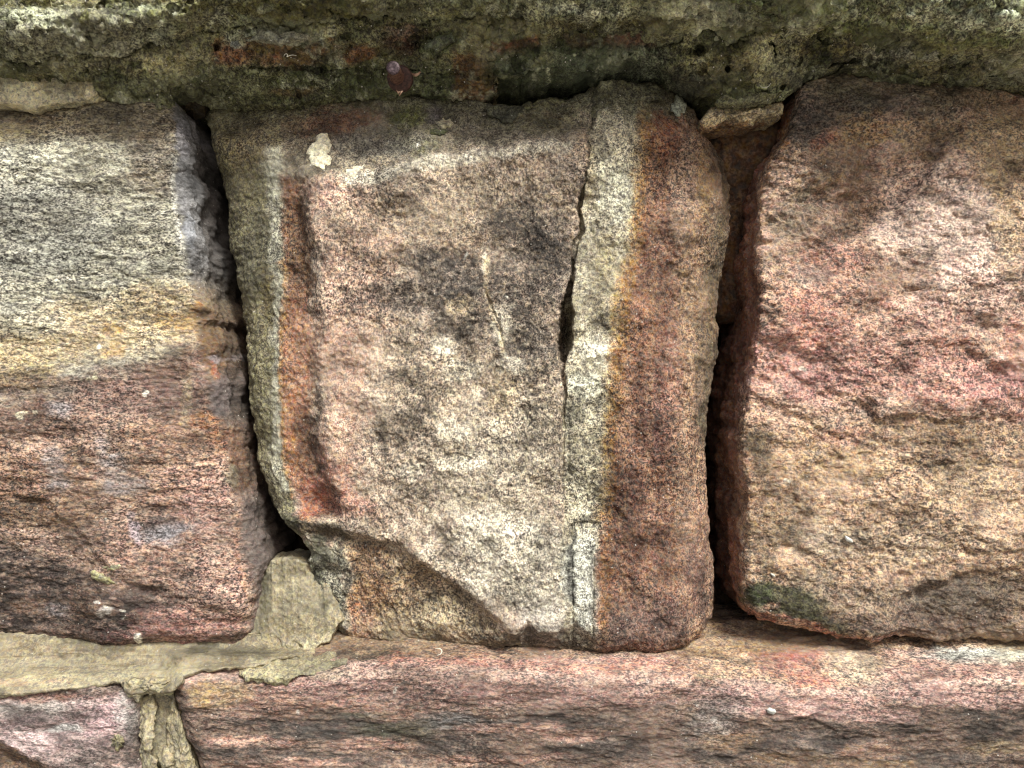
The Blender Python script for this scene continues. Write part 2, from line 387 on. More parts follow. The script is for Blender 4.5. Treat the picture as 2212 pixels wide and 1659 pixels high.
def centre_paint(p):
    x, y = p.px, p.py
    # weathering of the main face
    p.ell(760, 620, 90, 240, (196,158,134), .8); p.ell(745, 430, 70, 50, (190,150,132), .7)
    p.ell(1000, 860, 260, 180, (188,168,142), .6); p.ell(860, 1010, 150, 120, (196,172,148), .6)
    p.ell(1080, 1000, 150, 130, (190,176,152), .7); p.ell(1120, 1215, 190, 110, (212,200,176), .85, rot=25)
    p.ell(1180, 1330, 60, 50, (215,205,188), .8); p.ell(1020, 1060, 160, 40, (176,158,134), .5)
    p.ell(960, 440, 240, 80, (160,140,116), .75); p.ell(870, 400, 90, 30, (92,84,80), .5, speck=.7)
    for a in ((990,600,95,60),(1150,600,90,90),(1000,680,80,70),(850,650,90,36),(1130,740,70,60),(920,560,60,30),(1110,470,60,50),(1190,520,40,60)):
        p.ell(*a, (66,62,60), .78, speck=.5)
    for a in ((1150,840,60,60),(1160,930,50,50),(880,770,50,60),(840,950,40,60),(905,880,40,50),(900,1060,60,25),(1100,1300,70,30),(1140,1240,50,25),(790,560,60,30)):
        p.ell(*a, (100,92,80), .65, speck=.8)
    p.ell(690, 1000, 22, 60, (60,46,38), .85, rot=-18); p.ell(825, 955, 14, 40, (88,76,70), .6, rot=-10)  # first ellipse paints the shadow in the hole at the step
    for a in ((955,745,30,22),(1000,800,40,24),(975,930,36,24),(1000,1000,52,20),(1052,575,5,30),(1085,700,24,40),(880,1020,30,16),(1100,790,30,20)):
        p.ell(*a, (220,208,182), .8, speck=.4)
    p.ell(740, 900, 60, 150, (190,146,122), .55); p.ell(720, 1050, 50, 60, (190,128,104), .6); p.ell(740, 1090, 80, 24, (186,126,106), .6, rot=15)
    p.ell(1000, 660, 30, 20, (196,170,130), .5); p.ell(1090, 860, 30, 60, (196,168,126), .5)
    # upper slope, dirty and mossy
    d = ridge_y(x)-y
    p.region(d-8, (128,118,98), .85, soft=14, rag=18)
    p.bandx([(400,300),(650,400),(780,385),(900,357),(1000,342),(1100,328),(1250,308),(1400,270)], 12, (206,198,176), .75, soft=10, rag=8, x0=740, x1=1240)  # highlight along the ridge, painted as a pale band
    p.ell(700, 250, 120, 34, (134,92,70), .8); p.ell(620, 260, 60, 40, (110,98,74), .7); p.ell(1000, 245, 130, 34, (104,98,80), .8)
    p.ell(900, 280, 50, 50, (96,100,52), .75, speck=.4); p.ell(1180, 250, 70, 30, (128,108,74), .7); p.ell(880, 240, 30, 30, (110,112,56), .6)
    p.ell(820, 310, 100, 30, (112,108,100), .7); p.ell(935, 245, 20, 30, (108,98,108), .6); p.ell(1050, 290, 160, 24, (134,126,108), .6)
    p.ell(700, 320, 26, 40, (118,104,96), .4)
    # upright olive strip on the left, its pale line and the rust next to it
    le = fy([(606,200),(604,380),(610,500),(608,700),(606,850),(612,1000),(628,1090),(650,1160),(740,1300),(746,1420)])
    p.region(le(y)-x, (126,119,88), .95, soft=5, rag=5)
    p.ell(560, 560, 46, 90, (96,92,74), .75); p.ell(500, 330, 50, 60, (122,112,76), .8); p.ell(545, 300, 60, 60, (122,106,82), .5)
    p.ell(560, 860, 34, 120, (140,132,98), .7); p.ell(590, 1040, 36, 90, (150,142,112), .8); p.ell(585, 640, 26, 60, (128,112,70), .5)
    p.ell(640, 1130, 40, 24, (86,84,66), .8); p.ell(700, 1240, 44, 90, (160,158,138), .8); p.ell(690, 1200, 20, 60, (70,70,56), .7); p.ell(728, 1340, 34, 50, (152,152,138), .7)
    p.ell(745, 1240, 10, 70, (84,86,74), .6)
    p.bandy([(590,300),(596,420),(600,600),(598,800),(600,980),(614,1080)], 13, (184,180,158), .8, soft=8, rag=7, y0=320, y1=1060)
    p.ell(585, 365, 30, 30, (176,172,150), .8)
    p.bandy([(628,370),(632,450),(640,600),(648,720),(645,900),(655,1000),(690,1100)], 24, (134,92,66), .92, soft=10, rag=8, y0=385, y1=1110)
    p.bandy([(620,640),(622,800),(622,940),(640,1040),(660,1100)], 14, (186,116,70), .8, soft=8, rag=7, y0=640, y1=1120)
    p.bandy([(612,640),(610,800),(610,940),(624,1040)], 3.5, (204,140,60), .9, soft=4, rag=2.5, y0=560, y1=1080)
    p.ell(650, 760, 26, 90, (176,124,92), .7); p.ell(668, 1070, 40, 40, (180,106,82), .7); p.ell(645, 480, 26, 70, (116,84,62), .7); p.ell(646, 560, 20, 60, (110,86,66), .6)
    p.ell(672, 960, 14, 30, (80,62,54), .5)
    # under the fracture
    f = y-frac_y(x); inside = np.minimum(np.minimum(f-8, x-752), 1140-x)
    p.region(inside, (186,162,130), .9, soft=6, rag=6)
    def low(*a, **k):
        c0 = p.c.copy(); p.ell(*a, **k); m = sm(0, 10, inside)[:,None]; p.c = c0+(p.c-c0)*m
    low(800, 1280, 50, 50, (190,134,88), .8); low(790, 1210, 60, 40, (134,100,72), .8); low(770, 1340, 50, 40, (176,120,90), .6)
    low(900, 1240, 60, 40, (168,136,100), .7); low(830, 1240, 30, 14, (80,68,54), .7); low(910, 1300, 40, 20, (108,96,76), .7, speck=.6)
    low(960, 1330, 80, 40, (150,134,104), .7); low(1050, 1360, 60, 30, (104,98,80), .7, speck=.5); low(880, 1370, 100, 20, (120,108,84), .6); low(880, 1280, 30, 30, (186,150,110), .6)
    low(850, 1330, 40, 30, (150,128,90), .5)
    p.bandx([(640,1138),(700,1150),(760,1160),(850,1188),(900,1212),(950,1248),(1000,1284),(1040,1312)], 6, (118,92,68), .4, soft=6, rag=5, x0=640, x1=1000)
    p.ell(700, 1150, 60, 14, (78,66,52), .8, rot=10)
    # cream band right of the crack, then the gold line, then the brown
    r = np.minimum(x-crack_x(y)-2, gold_x(y)-x)
    p.region(r, (184,174,146), .9, soft=7, rag=8)
    keep = sm(-4, 6, r)[:,None]; c0 = p.c.copy()
    p.ell(1330, 420, 40, 80, (200,196,172), .7); p.ell(1310, 660, 40, 60, (146,134,108), .8); p.ell(1290, 760, 50, 26, (206,200,178), .8)
    p.ell(1260, 830, 40, 26, (206,204,180), .8); p.ell(1245, 900, 22, 60, (90,88,78), .8, speck=.4); p.ell(1280, 960, 40, 80, (178,166,136), .6)
    p.ell(1300, 560, 30, 50, (176,158,110), .6); p.ell(1250, 1080, 40, 50, (186,176,148), .6); p.ell(1260, 1250, 34, 110, (204,204,190), .8)
    p.ell(1240, 700, 14, 70, (150,140,110), .6); p.ell(1300, 700, 30, 26, (106,98,80), .7); p.ell(1270, 370, 20, 70, (170,150,110), .5)
    p.bandy([(1238,1110),(1236,1400)], 4, (62,62,60), .85, soft=3, rag=4, speck=.3, y0=1120, y1=1310); p.bandy([(1282,1180),(1278,1400)], 3, (70,70,66), .8, soft=3, rag=4, y0=1180, y1=1370)
    p.ell(1270, 1122, 26, 12, (84,82,76), .8)
    p.c = c0+(p.c-c0)*keep
    b = x-gold_x(y)
    p.region(b, (138,98,76), .96, soft=13, rag=13)
    keep = sm(-2, 8, b)[:,None]; c0 = p.c.copy()
    p.region(x-edge_r(y)+26+10*p.n[1], (164,128,98), .7, soft=14, rag=14)
    p.ell(1470, 420, 30, 140, (168,136,112), .7); p.ell(1500, 700, 34, 200, (160,128,96), .6); p.ell(1490, 1010, 30, 150, (158,122,98), .7)
    p.ell(1440, 300, 30, 60, (146,88,60), .7); p.ell(1545, 480, 18, 200, (120,100,78), .6); p.ell(1515, 820, 16, 160, (88,78,64), .6); p.ell(1520, 400, 14, 80, (170,130,80), .7)
    p.ell(1410, 900, 34, 90, (96,66,60), .8); p.ell(1350, 1060, 30, 120, (104,72,62), .8); p.ell(1420, 620, 30, 70, (104,78,62), .7, speck=.4)
    p.ell(1390, 1180, 80, 90, (122,88,72), .8); p.ell(1430, 1330, 80, 60, (112,88,80), .8); p.ell(1330, 1350, 40, 50, (92,74,68), .8)
    p.ell(1400, 730, 40, 80, (148,104,78), .7); p.ell(1510, 1250, 30, 90, (128,96,86), .7); p.ell(1440, 820, 34, 110, (142,102,86), .7)
    p.ell(1520, 1300, 12, 80, (92,76,70), .6); p.ell(1540, 680, 8, 60, (196,140,92), .7)
    for q in range(5):
        p.bandy([(1342+q*26,250),(1338+q*24,700),(1320+q*26,1100),(1310+q*30,1400)], 5, ((104,72,56),(160,118,84))[q%2], .45, soft=7, rag=8, y0=300, y1=1330)
    p.c = c0+(p.c-c0)*keep
    p.bandy([(g_, y_) for g_, y_ in zip(gold_x(np.arange(200, 1401, 40.)), np.arange(200, 1401, 40.))], 13, (190,140,66), .8, soft=11, rag=9, speck=.3, y0=220, y1=1120)
    p.bandy([(g_+14, y_) for g_, y_ in zip(gold_x(np.arange(200, 1401, 40.)), np.arange(200, 1401, 40.))], 10, (150,98,50), .6, soft=9, rag=8, y0=220, y1=1390)
    p.bandy([(1515,240),(1560,340),(1566,420),(1560,520),(1545,600),(1538,700),(1532,820),(1522,920)], 13, (92,84,64), .7, soft=9, rag=9, speck=.3, y0=300, y1=980)
    p.ell(1395, 250, 16, 50, (170,112,60), .6)
    # darker foot of the block
    p.ell(1180, 1385, 130, 34, (78,74,66), .85, speck=.35); p.ell(980, 1395, 160, 16, (96,90,76), .6); p.ell(1180, 1290, 40, 30, (120,112,98), .6, speck=.6)
    p.bandy([(x_, y_) for x_, y_ in zip(crack_x(np.arange(200, 1040, 20.)), np.arange(200, 1040, 20.))], 2.6, (48,42,30), .75, soft=3, rag=2.5, y0=240, y1=900)
    p.bandy([(1060,560),(1048,625),(1062,665),(1078,700),(1088,745)], 3.5, (206,182,140), .8, soft=4, rag=3, y0=560, y1=760)
    p.flecks([(905,318,5),(1010,560,3),(1090,640,3),(930,680,4),(700,640,3),(1430,560,3)], (228,222,206))
    # moss and crust near the top edge
    p.region(np.where(x > 1040, 246, 236)-y+8*p.n[2], (118,114,88), .85, soft=20, rag=24); p.ell(1150, 265, 120, 22, (124,118,90), .7, speck=.3); p.ell(560, 235, 120, 26, (118,112,84), .7); p.g *= np.where(p.ry < 300, .8, 1)
centre = piece("sandstone_block",
    [(437,212),(520,206),(600,202),(700,206),(850,206),(1000,206),(1062,220),(1080,230),(1130,228),(1200,216),(1240,218),(1280,196),(1330,184),(1390,186),(1428,180),(1440,186)],
    [(735,1366),(760,1382),(820,1394),(900,1402),(1000,1404),(1100,1400),(1200,1400),(1290,1404),(1400,1406),(1470,1396),(1512,1374)],
    [(437,212),(455,280),(470,360),(490,440),(508,600),(520,660),(532,720),(537,800),(537,880),(547,940),(560,1000),(578,1060),(600,1112),(640,1160),(665,1195),(672,1250),(690,1290),(712,1325),(735,1366)],
    [(1440,186),(1478,218),(1505,250),(1515,290),(1560,350),(1575,400),(1574,500),(1560,590),(1546,660),(1550,720),(1540,800),(1530,900),(1524,1000),(1528,1080),(1534,1150),(1545,1210),(1545,1290),(1538,1330),(1512,1374)],
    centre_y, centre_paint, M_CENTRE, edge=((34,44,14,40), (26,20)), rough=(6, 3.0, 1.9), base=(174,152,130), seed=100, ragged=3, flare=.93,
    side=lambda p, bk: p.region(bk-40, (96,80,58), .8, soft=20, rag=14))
tag(centre, "large beige sandstone block in the middle with cracked cream stripe and brown right band", "stone block", STONES)

# ------------------------------------------------------------------ left block
def left_y(x, y, P):
    A = (.55, 1, 1.3)
    n = fbm(P, 190, 3, 21, aniso=A); n2 = fbm(P, 46, 3, 22, aniso=(.5,1,1.4)); yw = y+9*n2
    o = 8+12*n+3.0*n2
    o += .10*np.maximum(320-y, 0)
    l1 = fx([(-100,540),(200,545),(290,590),(380,640),(430,680)])(x); o += 4*sm(-3, 8, yw-l1)*np.exp(-np.maximum(yw-l1, 0)/45)*sm(180, 240, x)
    l2 = fx([(-100,850),(250,820),(430,755)])(x); o += 1.5*sm(-3, 8, yw-l2)*np.exp(-np.maximum(yw-l2, 0)/60)
    sc = np.hypot((x-345)/75, (y-1118)/58); o += 16*sm(1.05, .75, sc)*sm(-60, 30, y-1118+.4*(x-345))       # scoop
    l3 = fx([(-100,1030),(100,1080),(180,1160),(240,1230),(330,1265),(440,1290),(560,1340)])(x)
    o += (10*sm(-4, 12, yw-l3)+.10*np.maximum(yw-l3, 0))*(1-.5*sm(350, 450, x))
    l4 = fx([(-100,1010),(60,1040),(200,1060)])(x); o += 3*sm(-3, 6, yw-l4)*(1-sm(150,220,x))
    for hx, hy, hr, hd in ((120,420,90,6),(300,460,60,5),(150,660,80,4),(300,900,80,5),(120,940,60,7),(90,1290,70,8),(420,1150,50,-6),(460,1290,60,-8),(250,1340,60,7)):
        o += hd*np.exp(-(np.hypot((x-hx)/hr, (y-hy)/(hr*.6)))**2)
    o += 10*np.exp(-(np.hypot((x-400)/22, (y-340)/16))**2)
    return o
def left_paint(p):
    x, y = p.px, p.py
    p.ell(120, 640, 260, 70, (188,182,160), .8); p.ell(140, 350, 180, 50, (190,184,160), .75); p.ell(300, 560, 120, 60, (174,168,146), .7)
    p.ell(80, 470, 160, 50, (132,128,116), .75); p.ell(250, 400, 120, 40, (128,122,106), .5, speck=.5); p.ell(60, 560, 120, 30, (118,116,106), .5, speck=.4)
    p.ell(330, 640, 60, 40, (140,134,112), .6); p.ell(230, 500, 90, 20, (112,110,102), .5, speck=.5)
    p.ell(120, 540, 200, 60, (140,138,126), .6, speck=.4); p.ell(300, 480, 90, 60, (134,130,112), .6, speck=.4)
    p.region(300-y, (146,130,100), .85, soft=26, rag=24); p.ell(300, 260, 110, 40, (118,108,88), .7); p.ell(60, 255, 60, 24, (124,106,82), .7)
    p.ell(330, 350, 60, 60, (138,118,96), .6); p.ell(10, 290, 60, 20, (176,160,110), .6)
    oc = fx([(-100,760),(120,735),(300,700),(450,680)])
    p.region(66-np.abs(y-oc(x)), (200,172,124), .8, soft=34, rag=34)
    p.ell(390, 690, 60, 22, (190,138,60), .75); p.ell(235, 715, 24, 20, (206,150,70), .7); p.ell(240, 760, 26, 14, (198,140,60), .6)
    p.ell(40, 700, 90, 30, (204,196,168), .7); p.ell(30, 800, 90, 40, (206,176,116), .7)
    br = fx([(-100,868),(60,848),(170,826),(260,796),(330,768),(430,735),(560,700)])
    p.region(y-br(x)-10, (160,128,110), .92, soft=40, rag=40)
    p.bandx([(150,836),(260,812),(400,775),(450,765)], 26, (112,80,66), .6, soft=14, rag=12)
    p.ell(330, 850, 150, 50, (120,94,86), .7); p.ell(100, 905, 110, 40, (110,86,74), .7); p.ell(380, 960, 120, 60, (156,116,90), .6)
    p.ell(60, 1030, 120, 60, (144,106,84), .6); p.ell(300, 1030, 160, 60, (178,142,116), .6); p.ell(380, 1060, 70, 50, (186,142,124), .6)
    p.ell(80, 1110, 150, 40, (108,84,64), .8); p.ell(330, 1180, 110, 60, (150,116,100), .7); p.ell(440, 1090, 60, 70, (176,134,120), .6)
    p.ell(240, 980, 200, 18, (104,84,72), .5); p.ell(200, 1060, 160, 14, (104,82,68), .5)
    dk = fx([(-100,1120),(60,1190),(180,1240),(300,1300),(400,1350),(470,1400)])
    p.region(y-dk(x)+10, (52,47,46), .92, soft=26, rag=40, speck=.4)
    p.ell(60, 1310, 60, 20, (120,92,74), .6, speck=.4); p.ell(190, 1310, 60, 24, (128,96,76), .6, speck=.5); p.ell(140, 1370, 60, 26, (122,96,84), .6, speck=.5); p.ell(260, 1375, 40, 18, (118,84,80), .6)
    p.ell(400, 1345, 110, 36, (168,120,108), .75); p.ell(480, 1260, 60, 70, (176,140,124), .7); p.ell(330, 1290, 60, 24, (78,68,64), .8); p.ell(420, 1270, 100, 50, (150,118,104), .5, speck=.4)
    p.ell(350, 1140, 55, 26, (84,76,76), .75); p.ell(290, 1150, 12, 30, (176,166,176), .6, rot=-20)
    for a in ((135,885,24,18),(118,1000,22,30),(125,1045,34,22),(250,1010,26,30),(265,1050,50,18),(225,985,14,40),(400,1142,28,10),(120,1318,18,8),(345,1160,40,16)):
        p.ell(*a, (166,164,168), .5, soft=10, rag=14, speck=.5)
    p.ell(462, 905, 26, 20, (160,108,74), .6); p.ell(478, 955, 22, 26, (158,104,70), .6); p.ell(435, 905, 40, 16, (160,104,64), .6)
    p.bandy([(505,1040),(518,1110),(516,1200),(530,1280)], 6, (164,114,88), .6, soft=7, rag=8, speck=.4, y0=1040, y1=1290)
    p.ell(220, 1320, 16, 8, (210,204,196), .6); p.flecks([(210,1300,7),(222,1312,6),(262,1320,8),(270,1335,6),(235,1400,6),(300,1378,7),(205,745,7),(310,852,7),(124,1162,3),(225,1124,3),(505,870,3)], (222,216,200), .85)
    p.flecks([(195,815,6),(205,812,6),(180,818,4),(78,893,6),(46,902,7)], (216,204,170), .9)
    p.ell(400, 860, 12, 50, (214,196,140), .3, speck=.7)
    # the turned right-hand face: smoother, slate grey above, brown lower down
    xr = fy([(368,200),(384,300),(380,345),(366,372),(378,420),(386,470),(392,520),(402,580),(414,640),(424,700),(432,760),(440,840),(466,900),(488,960),(496,1040),(512,1100),(524,1180),(548,1260),(548,1400)])
    d = x-xr(y); p.fd = d
    def sidec(col, a, m): mm = (sm(-12, 16, d+6*p.n[3])*a*m)[:,None]; p.c += (lin(col)-p.c)*mm
    one = np.ones(len(x))
    sidec((118,117,120), .9, 1-sm(560, 700, y)); sidec((112,88,66), .95, sm(560, 700, y)*(1-sm(780, 860, y))); sidec((104,92,84), .95, sm(780, 860, y)*(1-sm(900,960,y)))
    sidec((112,84,66), .95, sm(900, 960, y)*(1-sm(1040, 1100, y))); sidec((104,94,90), .9, sm(1040, 1100, y))
    p.g = p.g*(1-.62*sm(-3, 6, d))
    p.ell(425, 660, 16, 14, (176,120,60), .7); p.ell(455, 735, 20, 14, (122,90,64), .6); p.ell(470, 770, 20, 10, (150,140,144), .7); p.ell(480, 850, 20, 40, (122,112,112), .6)
    p.bandy([(374,380),(380,430),(384,480),(392,520)], 5, (204,200,186), .8, soft=4, rag=5, y0=340, y1=560)
    p.ell(398, 300, 14, 40, (164,162,168), .7); p.ell(410, 500, 12, 40, (160,164,172), .5); p.ell(505, 1030, 16, 34, (118,112,92), .7)
    p.ell(465, 800, 10, 22, (178,96,54), .6)
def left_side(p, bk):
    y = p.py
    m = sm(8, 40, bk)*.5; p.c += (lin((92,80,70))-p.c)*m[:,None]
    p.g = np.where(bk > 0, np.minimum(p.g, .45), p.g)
left = piece("sandstone_block",
    [(-1000,228),(-200,232),(0,228),(100,234),(215,216),(300,214),(365,214),(378,222)],
    [(-1000,1400),(-200,1385),(0,1385),(80,1392),(150,1398),(230,1404),(330,1392),(420,1390),(500,1396),(540,1390),(556,1376)],
    [(-1000,228),(-1000,1400)],
    [(378,222),(398,250),(414,300),(420,340),(412,375),(422,420),(430,500),(442,560),(450,620),(462,660),(474,690),(466,705),(478,740),(484,800),(494,860),(508,910),(512,950),(520,1000),(532,1050),(548,1110),(560,1170),(580,1210),(570,1250),(556,1300),(560,1340),(556,1376)],
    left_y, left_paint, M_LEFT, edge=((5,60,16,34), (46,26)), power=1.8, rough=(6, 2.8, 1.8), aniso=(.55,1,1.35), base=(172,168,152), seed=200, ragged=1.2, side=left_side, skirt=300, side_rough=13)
tag(left, "sandstone block at the left, cream grey above an ochre stripe and brown below", "stone block", STONES)

# ------------------------------------------------------------------ right block
def right_y(x, y, P):
    n = fbm(P, 210, 4, 31, aniso=(.8,1,1.2)); n2 = fbm(P, 60, 3, 32, aniso=(.7,1,1.2)); yw = y+12*n2; xw = x+12*fbm(P, 60, 2, 33)
    o = 6+28*n+9*n2
    o += .22*softp(250-y, 14)
    rg = fy([(2030,200),(2080,265),(2130,310),(2160,360),(2190,430),(2260,520)])(y); o += (14*sm(-4, 18, xw-rg))*(1-sm(440, 520, y))
    o += 16*np.exp(-(np.hypot((x-1870)/40, (y-330)/50))**2)
    rr = fx([(1700,560),(1850,520),(1930,470),(2010,360),(2080,270)])(x); o += 26*sm(-22, 26, rr-yw)*np.exp(-np.maximum(rr-yw-30, 0)/90)*sm(1780, 1860, x)
    # long ledge that shades the part under it
    l = fx([(1700,900),(1800,880),(1850,850),(1880,880),(1905,905),(1960,900),(2060,902),(2130,895),(2300,880)])(x)
    o += sm(-5, 16, yw-l)*9*np.exp(-np.maximum(yw-l, 0)/90)*sm(1790, 1850, x)
    o += 14*np.exp(-(np.hypot((x-1868)/22, (y-880)/34))**2)
    l2 = fx([(1600,830),(1740,905),(1830,950),(1900,960)])(x); o += sm(-3, 9, yw-l2)*6*np.exp(-np.maximum(yw-l2, 0)/60)*(1-sm(1860, 1920, x))
    l3 = fx([(1850,1340),(1930,1300),(2000,1270),(2080,1232),(2300,1215)])(x); o += 16*sm(-4, 16, yw-l3)*sm(1900, 1960, x)
    l4 = fx([(1600,1160),(1800,1185),(2000,1175),(2250,1190)])(x); o += 5*sm(-3, 10, yw-l4)*np.exp(-np.maximum(yw-l4, 0)/50)
    for hx, hy, hr, hd in ((1760,560,60,10),(1900,640,80,8),(2060,560,90,-8),(2100,470,60,-7),(1750,760,70,-6),(1990,730,60,-6),(1960,820,60,5),(1690,960,40,9),(1750,1090,70,-6),(2080,1020,90,6),(1960,1110,70,-5),(1700,1270,50,8),(1880,1250,70,-5),(1760,430,50,6),(1820,440,30,7)):
        o += hd*np.exp(-(np.hypot((x-hx)/hr, (y-hy)/(hr*.65)))**2)
    return o
def right_paint(p):
    x, y = p.px, p.py
    p.region(900+20*p.n[0]-y, (204,160,136), .5, soft=40, rag=30)
    p.ell(2060, 480, 150, 130, (216,188,170), .8); p.ell(1960, 470, 80, 80, (208,176,158), .7); p.ell(2100, 640, 130, 90, (206,170,152), .6)
    p.ell(1780, 330, 110, 110, (132,108,84), .8); p.ell(1990, 290, 150, 50, (150,124,92), .8); p.ell(2170, 320, 80, 90, (188,158,116), .8); p.ell(2190, 480, 50, 110, (184,152,110), .7)
    p.ell(1740, 260, 56, 60, (84,78,72), .85, speck=.3); p.ell(1830, 220, 80, 40, (92,82,68), .8); p.ell(1960, 225, 120, 30, (96,90,80), .7); p.ell(2100, 210, 80, 34, (120,104,80), .7)
    p.ell(1880, 290, 60, 34, (146,110,66), .6); p.ell(1780, 370, 40, 20, (92,76,62), .7); p.ell(1830, 380, 50, 16, (106,80,52), .6); p.ell(1780, 300, 30, 18, (164,96,68), .5)
    p.ell(1720, 460, 60, 50, (106,100,82), .7, speck=.4); p.ell(1700, 540, 50, 60, (124,112,92), .6, speck=.4); p.ell(1800, 480, 70, 50, (136,110,92), .6); p.ell(1860, 440, 40, 50, (128,98,66), .5)
    p.ell(1790, 620, 110, 90, (186,134,112), .6); p.ell(1760, 590, 40, 30, (150,136,126), .5); p.ell(1905, 600, 50, 26, (128,104,86), .5)
    rd = fx([(1600,780),(1800,770),(1950,790),(2100,830),(2260,850)])
    p.region(66-np.abs(y-rd(x)), (196,138,122), .75, soft=30, rag=26)
    p.ell(1760, 830, 80, 50, (198,142,130), .7); p.ell(2150, 830, 80, 40, (200,140,128), .8); p.ell(2000, 700, 90, 30, (202,140,124), .5); p.ell(2190, 720, 30, 50, (190,120,104), .5); p.ell(1750, 690, 60, 60, (190,124,104), .6)
    p.ell(1810, 560, 80, 24, (196,130,110), .5); p.ell(2060, 740, 50, 14, (168,104,84), .6); p.ell(1950, 580, 70, 40, (150,118,96), .5); p.ell(2010, 630, 90, 18, (132,100,80), .4)
    p.region(y-(905+10*p.n[0]), (180,145,112), .75, soft=24, rag=22)
    p.ell(1780, 1000, 110, 50, (190,152,112), .7); p.ell(1870, 1010, 60, 40, (188,152,112), .5); p.ell(2050, 940, 150, 30, (146,118,90), .7); p.ell(2080, 1040, 130, 50, (158,134,104), .6)
    p.ell(1790, 1170, 90, 40, (190,170,144), .6); p.ell(1960, 1180, 120, 40, (186,160,130), .6); p.ell(1700, 1130, 60, 40, (128,108,84), .6); p.ell(2150, 1130, 80, 60, (176,146,118), .6); p.ell(1830, 940, 50, 22, (196,142,118), .7)
    p.ell(1640, 980, 26, 50, (74,66,48), .7); p.ell(1655, 1170, 40, 60, (92,84,62), .6, speck=.4)
    p.ell(1660, 1100, 60, 50, (160,128,98), .6)
    p.region(y-(1262+26*p.n[0]-.05*(x-1900)), (122,104,86), .65, soft=24, rag=22, speck=.4)
    p.ell(2080, 1290, 140, 50, (88,80,72), .7); p.ell(1880, 1290, 90, 30, (166,144,124), .5, speck=.5); p.ell(1990, 1345, 160, 30, (106,88,80), .6); p.ell(1760, 1260, 60, 34, (128,118,100), .6)
    p.ell(1700, 1300, 90, 30, (62,68,44), .85, rot=14); p.ell(1640, 1285, 34, 30, (62,68,46), .8); p.ell(1780, 1345, 50, 14, (70,72,50), .7, rot=12); p.ell(1665, 1310, 16, 10, (176,128,100), .7)
    p.ell(1610, 760, 12, 16, (100,120,76), .6)
    be = fx([(1560,1290),(1600,1302),(1640,1326),(1700,1335),(1760,1350),(1820,1368),(1900,1374),(1960,1400)])
    p.region(np.minimum(y-be(x), 1960-x), (186,122,94), .9, soft=5, rag=5); p.ell(1700, 1355, 50, 8, (206,172,136), .7, rot=10); p.ell(1900, 1380, 60, 8, (196,150,124), .7)
    p.region(214-y-.06*np.abs(x-1800), (118,110,88), .8, soft=20, rag=24)
    # turned left-hand face
    xl = fy([(1712,200),(1706,260),(1690,300),(1668,340),(1650,380),(1632,440),(1630,500),(1640,560),(1650,620),(1640,690),(1625,760),(1608,830),(1600,900),(1598,960),(1602,1050),(1608,1150),(1606,1290),(1606,1400)])
    d = xl(y)-x; m = sm(-6, 8, d); c0 = p.c.copy()
    p.c += (lin((138,86,64))-p.c)*(m*.9)[:,None]
    p.g *= 1-.5*m
    p.ell(1690, 280, 14, 40, (160,96,44), .8); p.ell(1650, 340, 30, 20, (156,108,74), .7); p.ell(1600, 1050, 24, 80, (160,120,92), .7); p.ell(1590, 700, 20, 60, (140,84,66), .6)
    p.bandy([(1712,200),(1706,260),(1690,300),(1660,360),(1640,440),(1640,560),(1652,620)], 5, (196,150,112), .6, soft=5, rag=5, y0=270, y1=520)
    p.flecks([(1700,1040,7),(1668,1240,4),(1640,742,5),(1735,800,6),(2160,775,5)], (224,212,190), .8)
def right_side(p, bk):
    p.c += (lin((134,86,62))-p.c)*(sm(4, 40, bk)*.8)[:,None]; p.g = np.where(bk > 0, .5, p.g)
right = piece("sandstone_block",
    [(1704,206),(1720,190),(1745,165),(1780,156),(1830,146),(1900,160),(2000,176),(2110,176),(2220,190),(2500,200),(3200,200)],
    [(1612,1322),(1640,1342),(1700,1356),(1760,1364),(1820,1376),(1880,1386),(1950,1380),(2040,1388),(2120,1382),(2220,1388),(3200,1400)],
    [(1704,206),(1700,260),(1684,310),(1656,350),(1632,400),(1618,450),(1616,520),(1622,580),(1626,640),(1616,700),(1602,760),(1592,840),(1585,900),(1585,1000),(1590,1100),(1588,1200),(1592,1270),(1612,1322)],
    [(3200,200),(3200,1400)],
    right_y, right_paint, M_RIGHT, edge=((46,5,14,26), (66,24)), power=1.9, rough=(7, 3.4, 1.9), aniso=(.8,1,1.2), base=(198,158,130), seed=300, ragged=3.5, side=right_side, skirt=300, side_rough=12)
tag(right, "rugged rose pink sandstone block at the right with a green stained lower corner", "stone block", STONES)

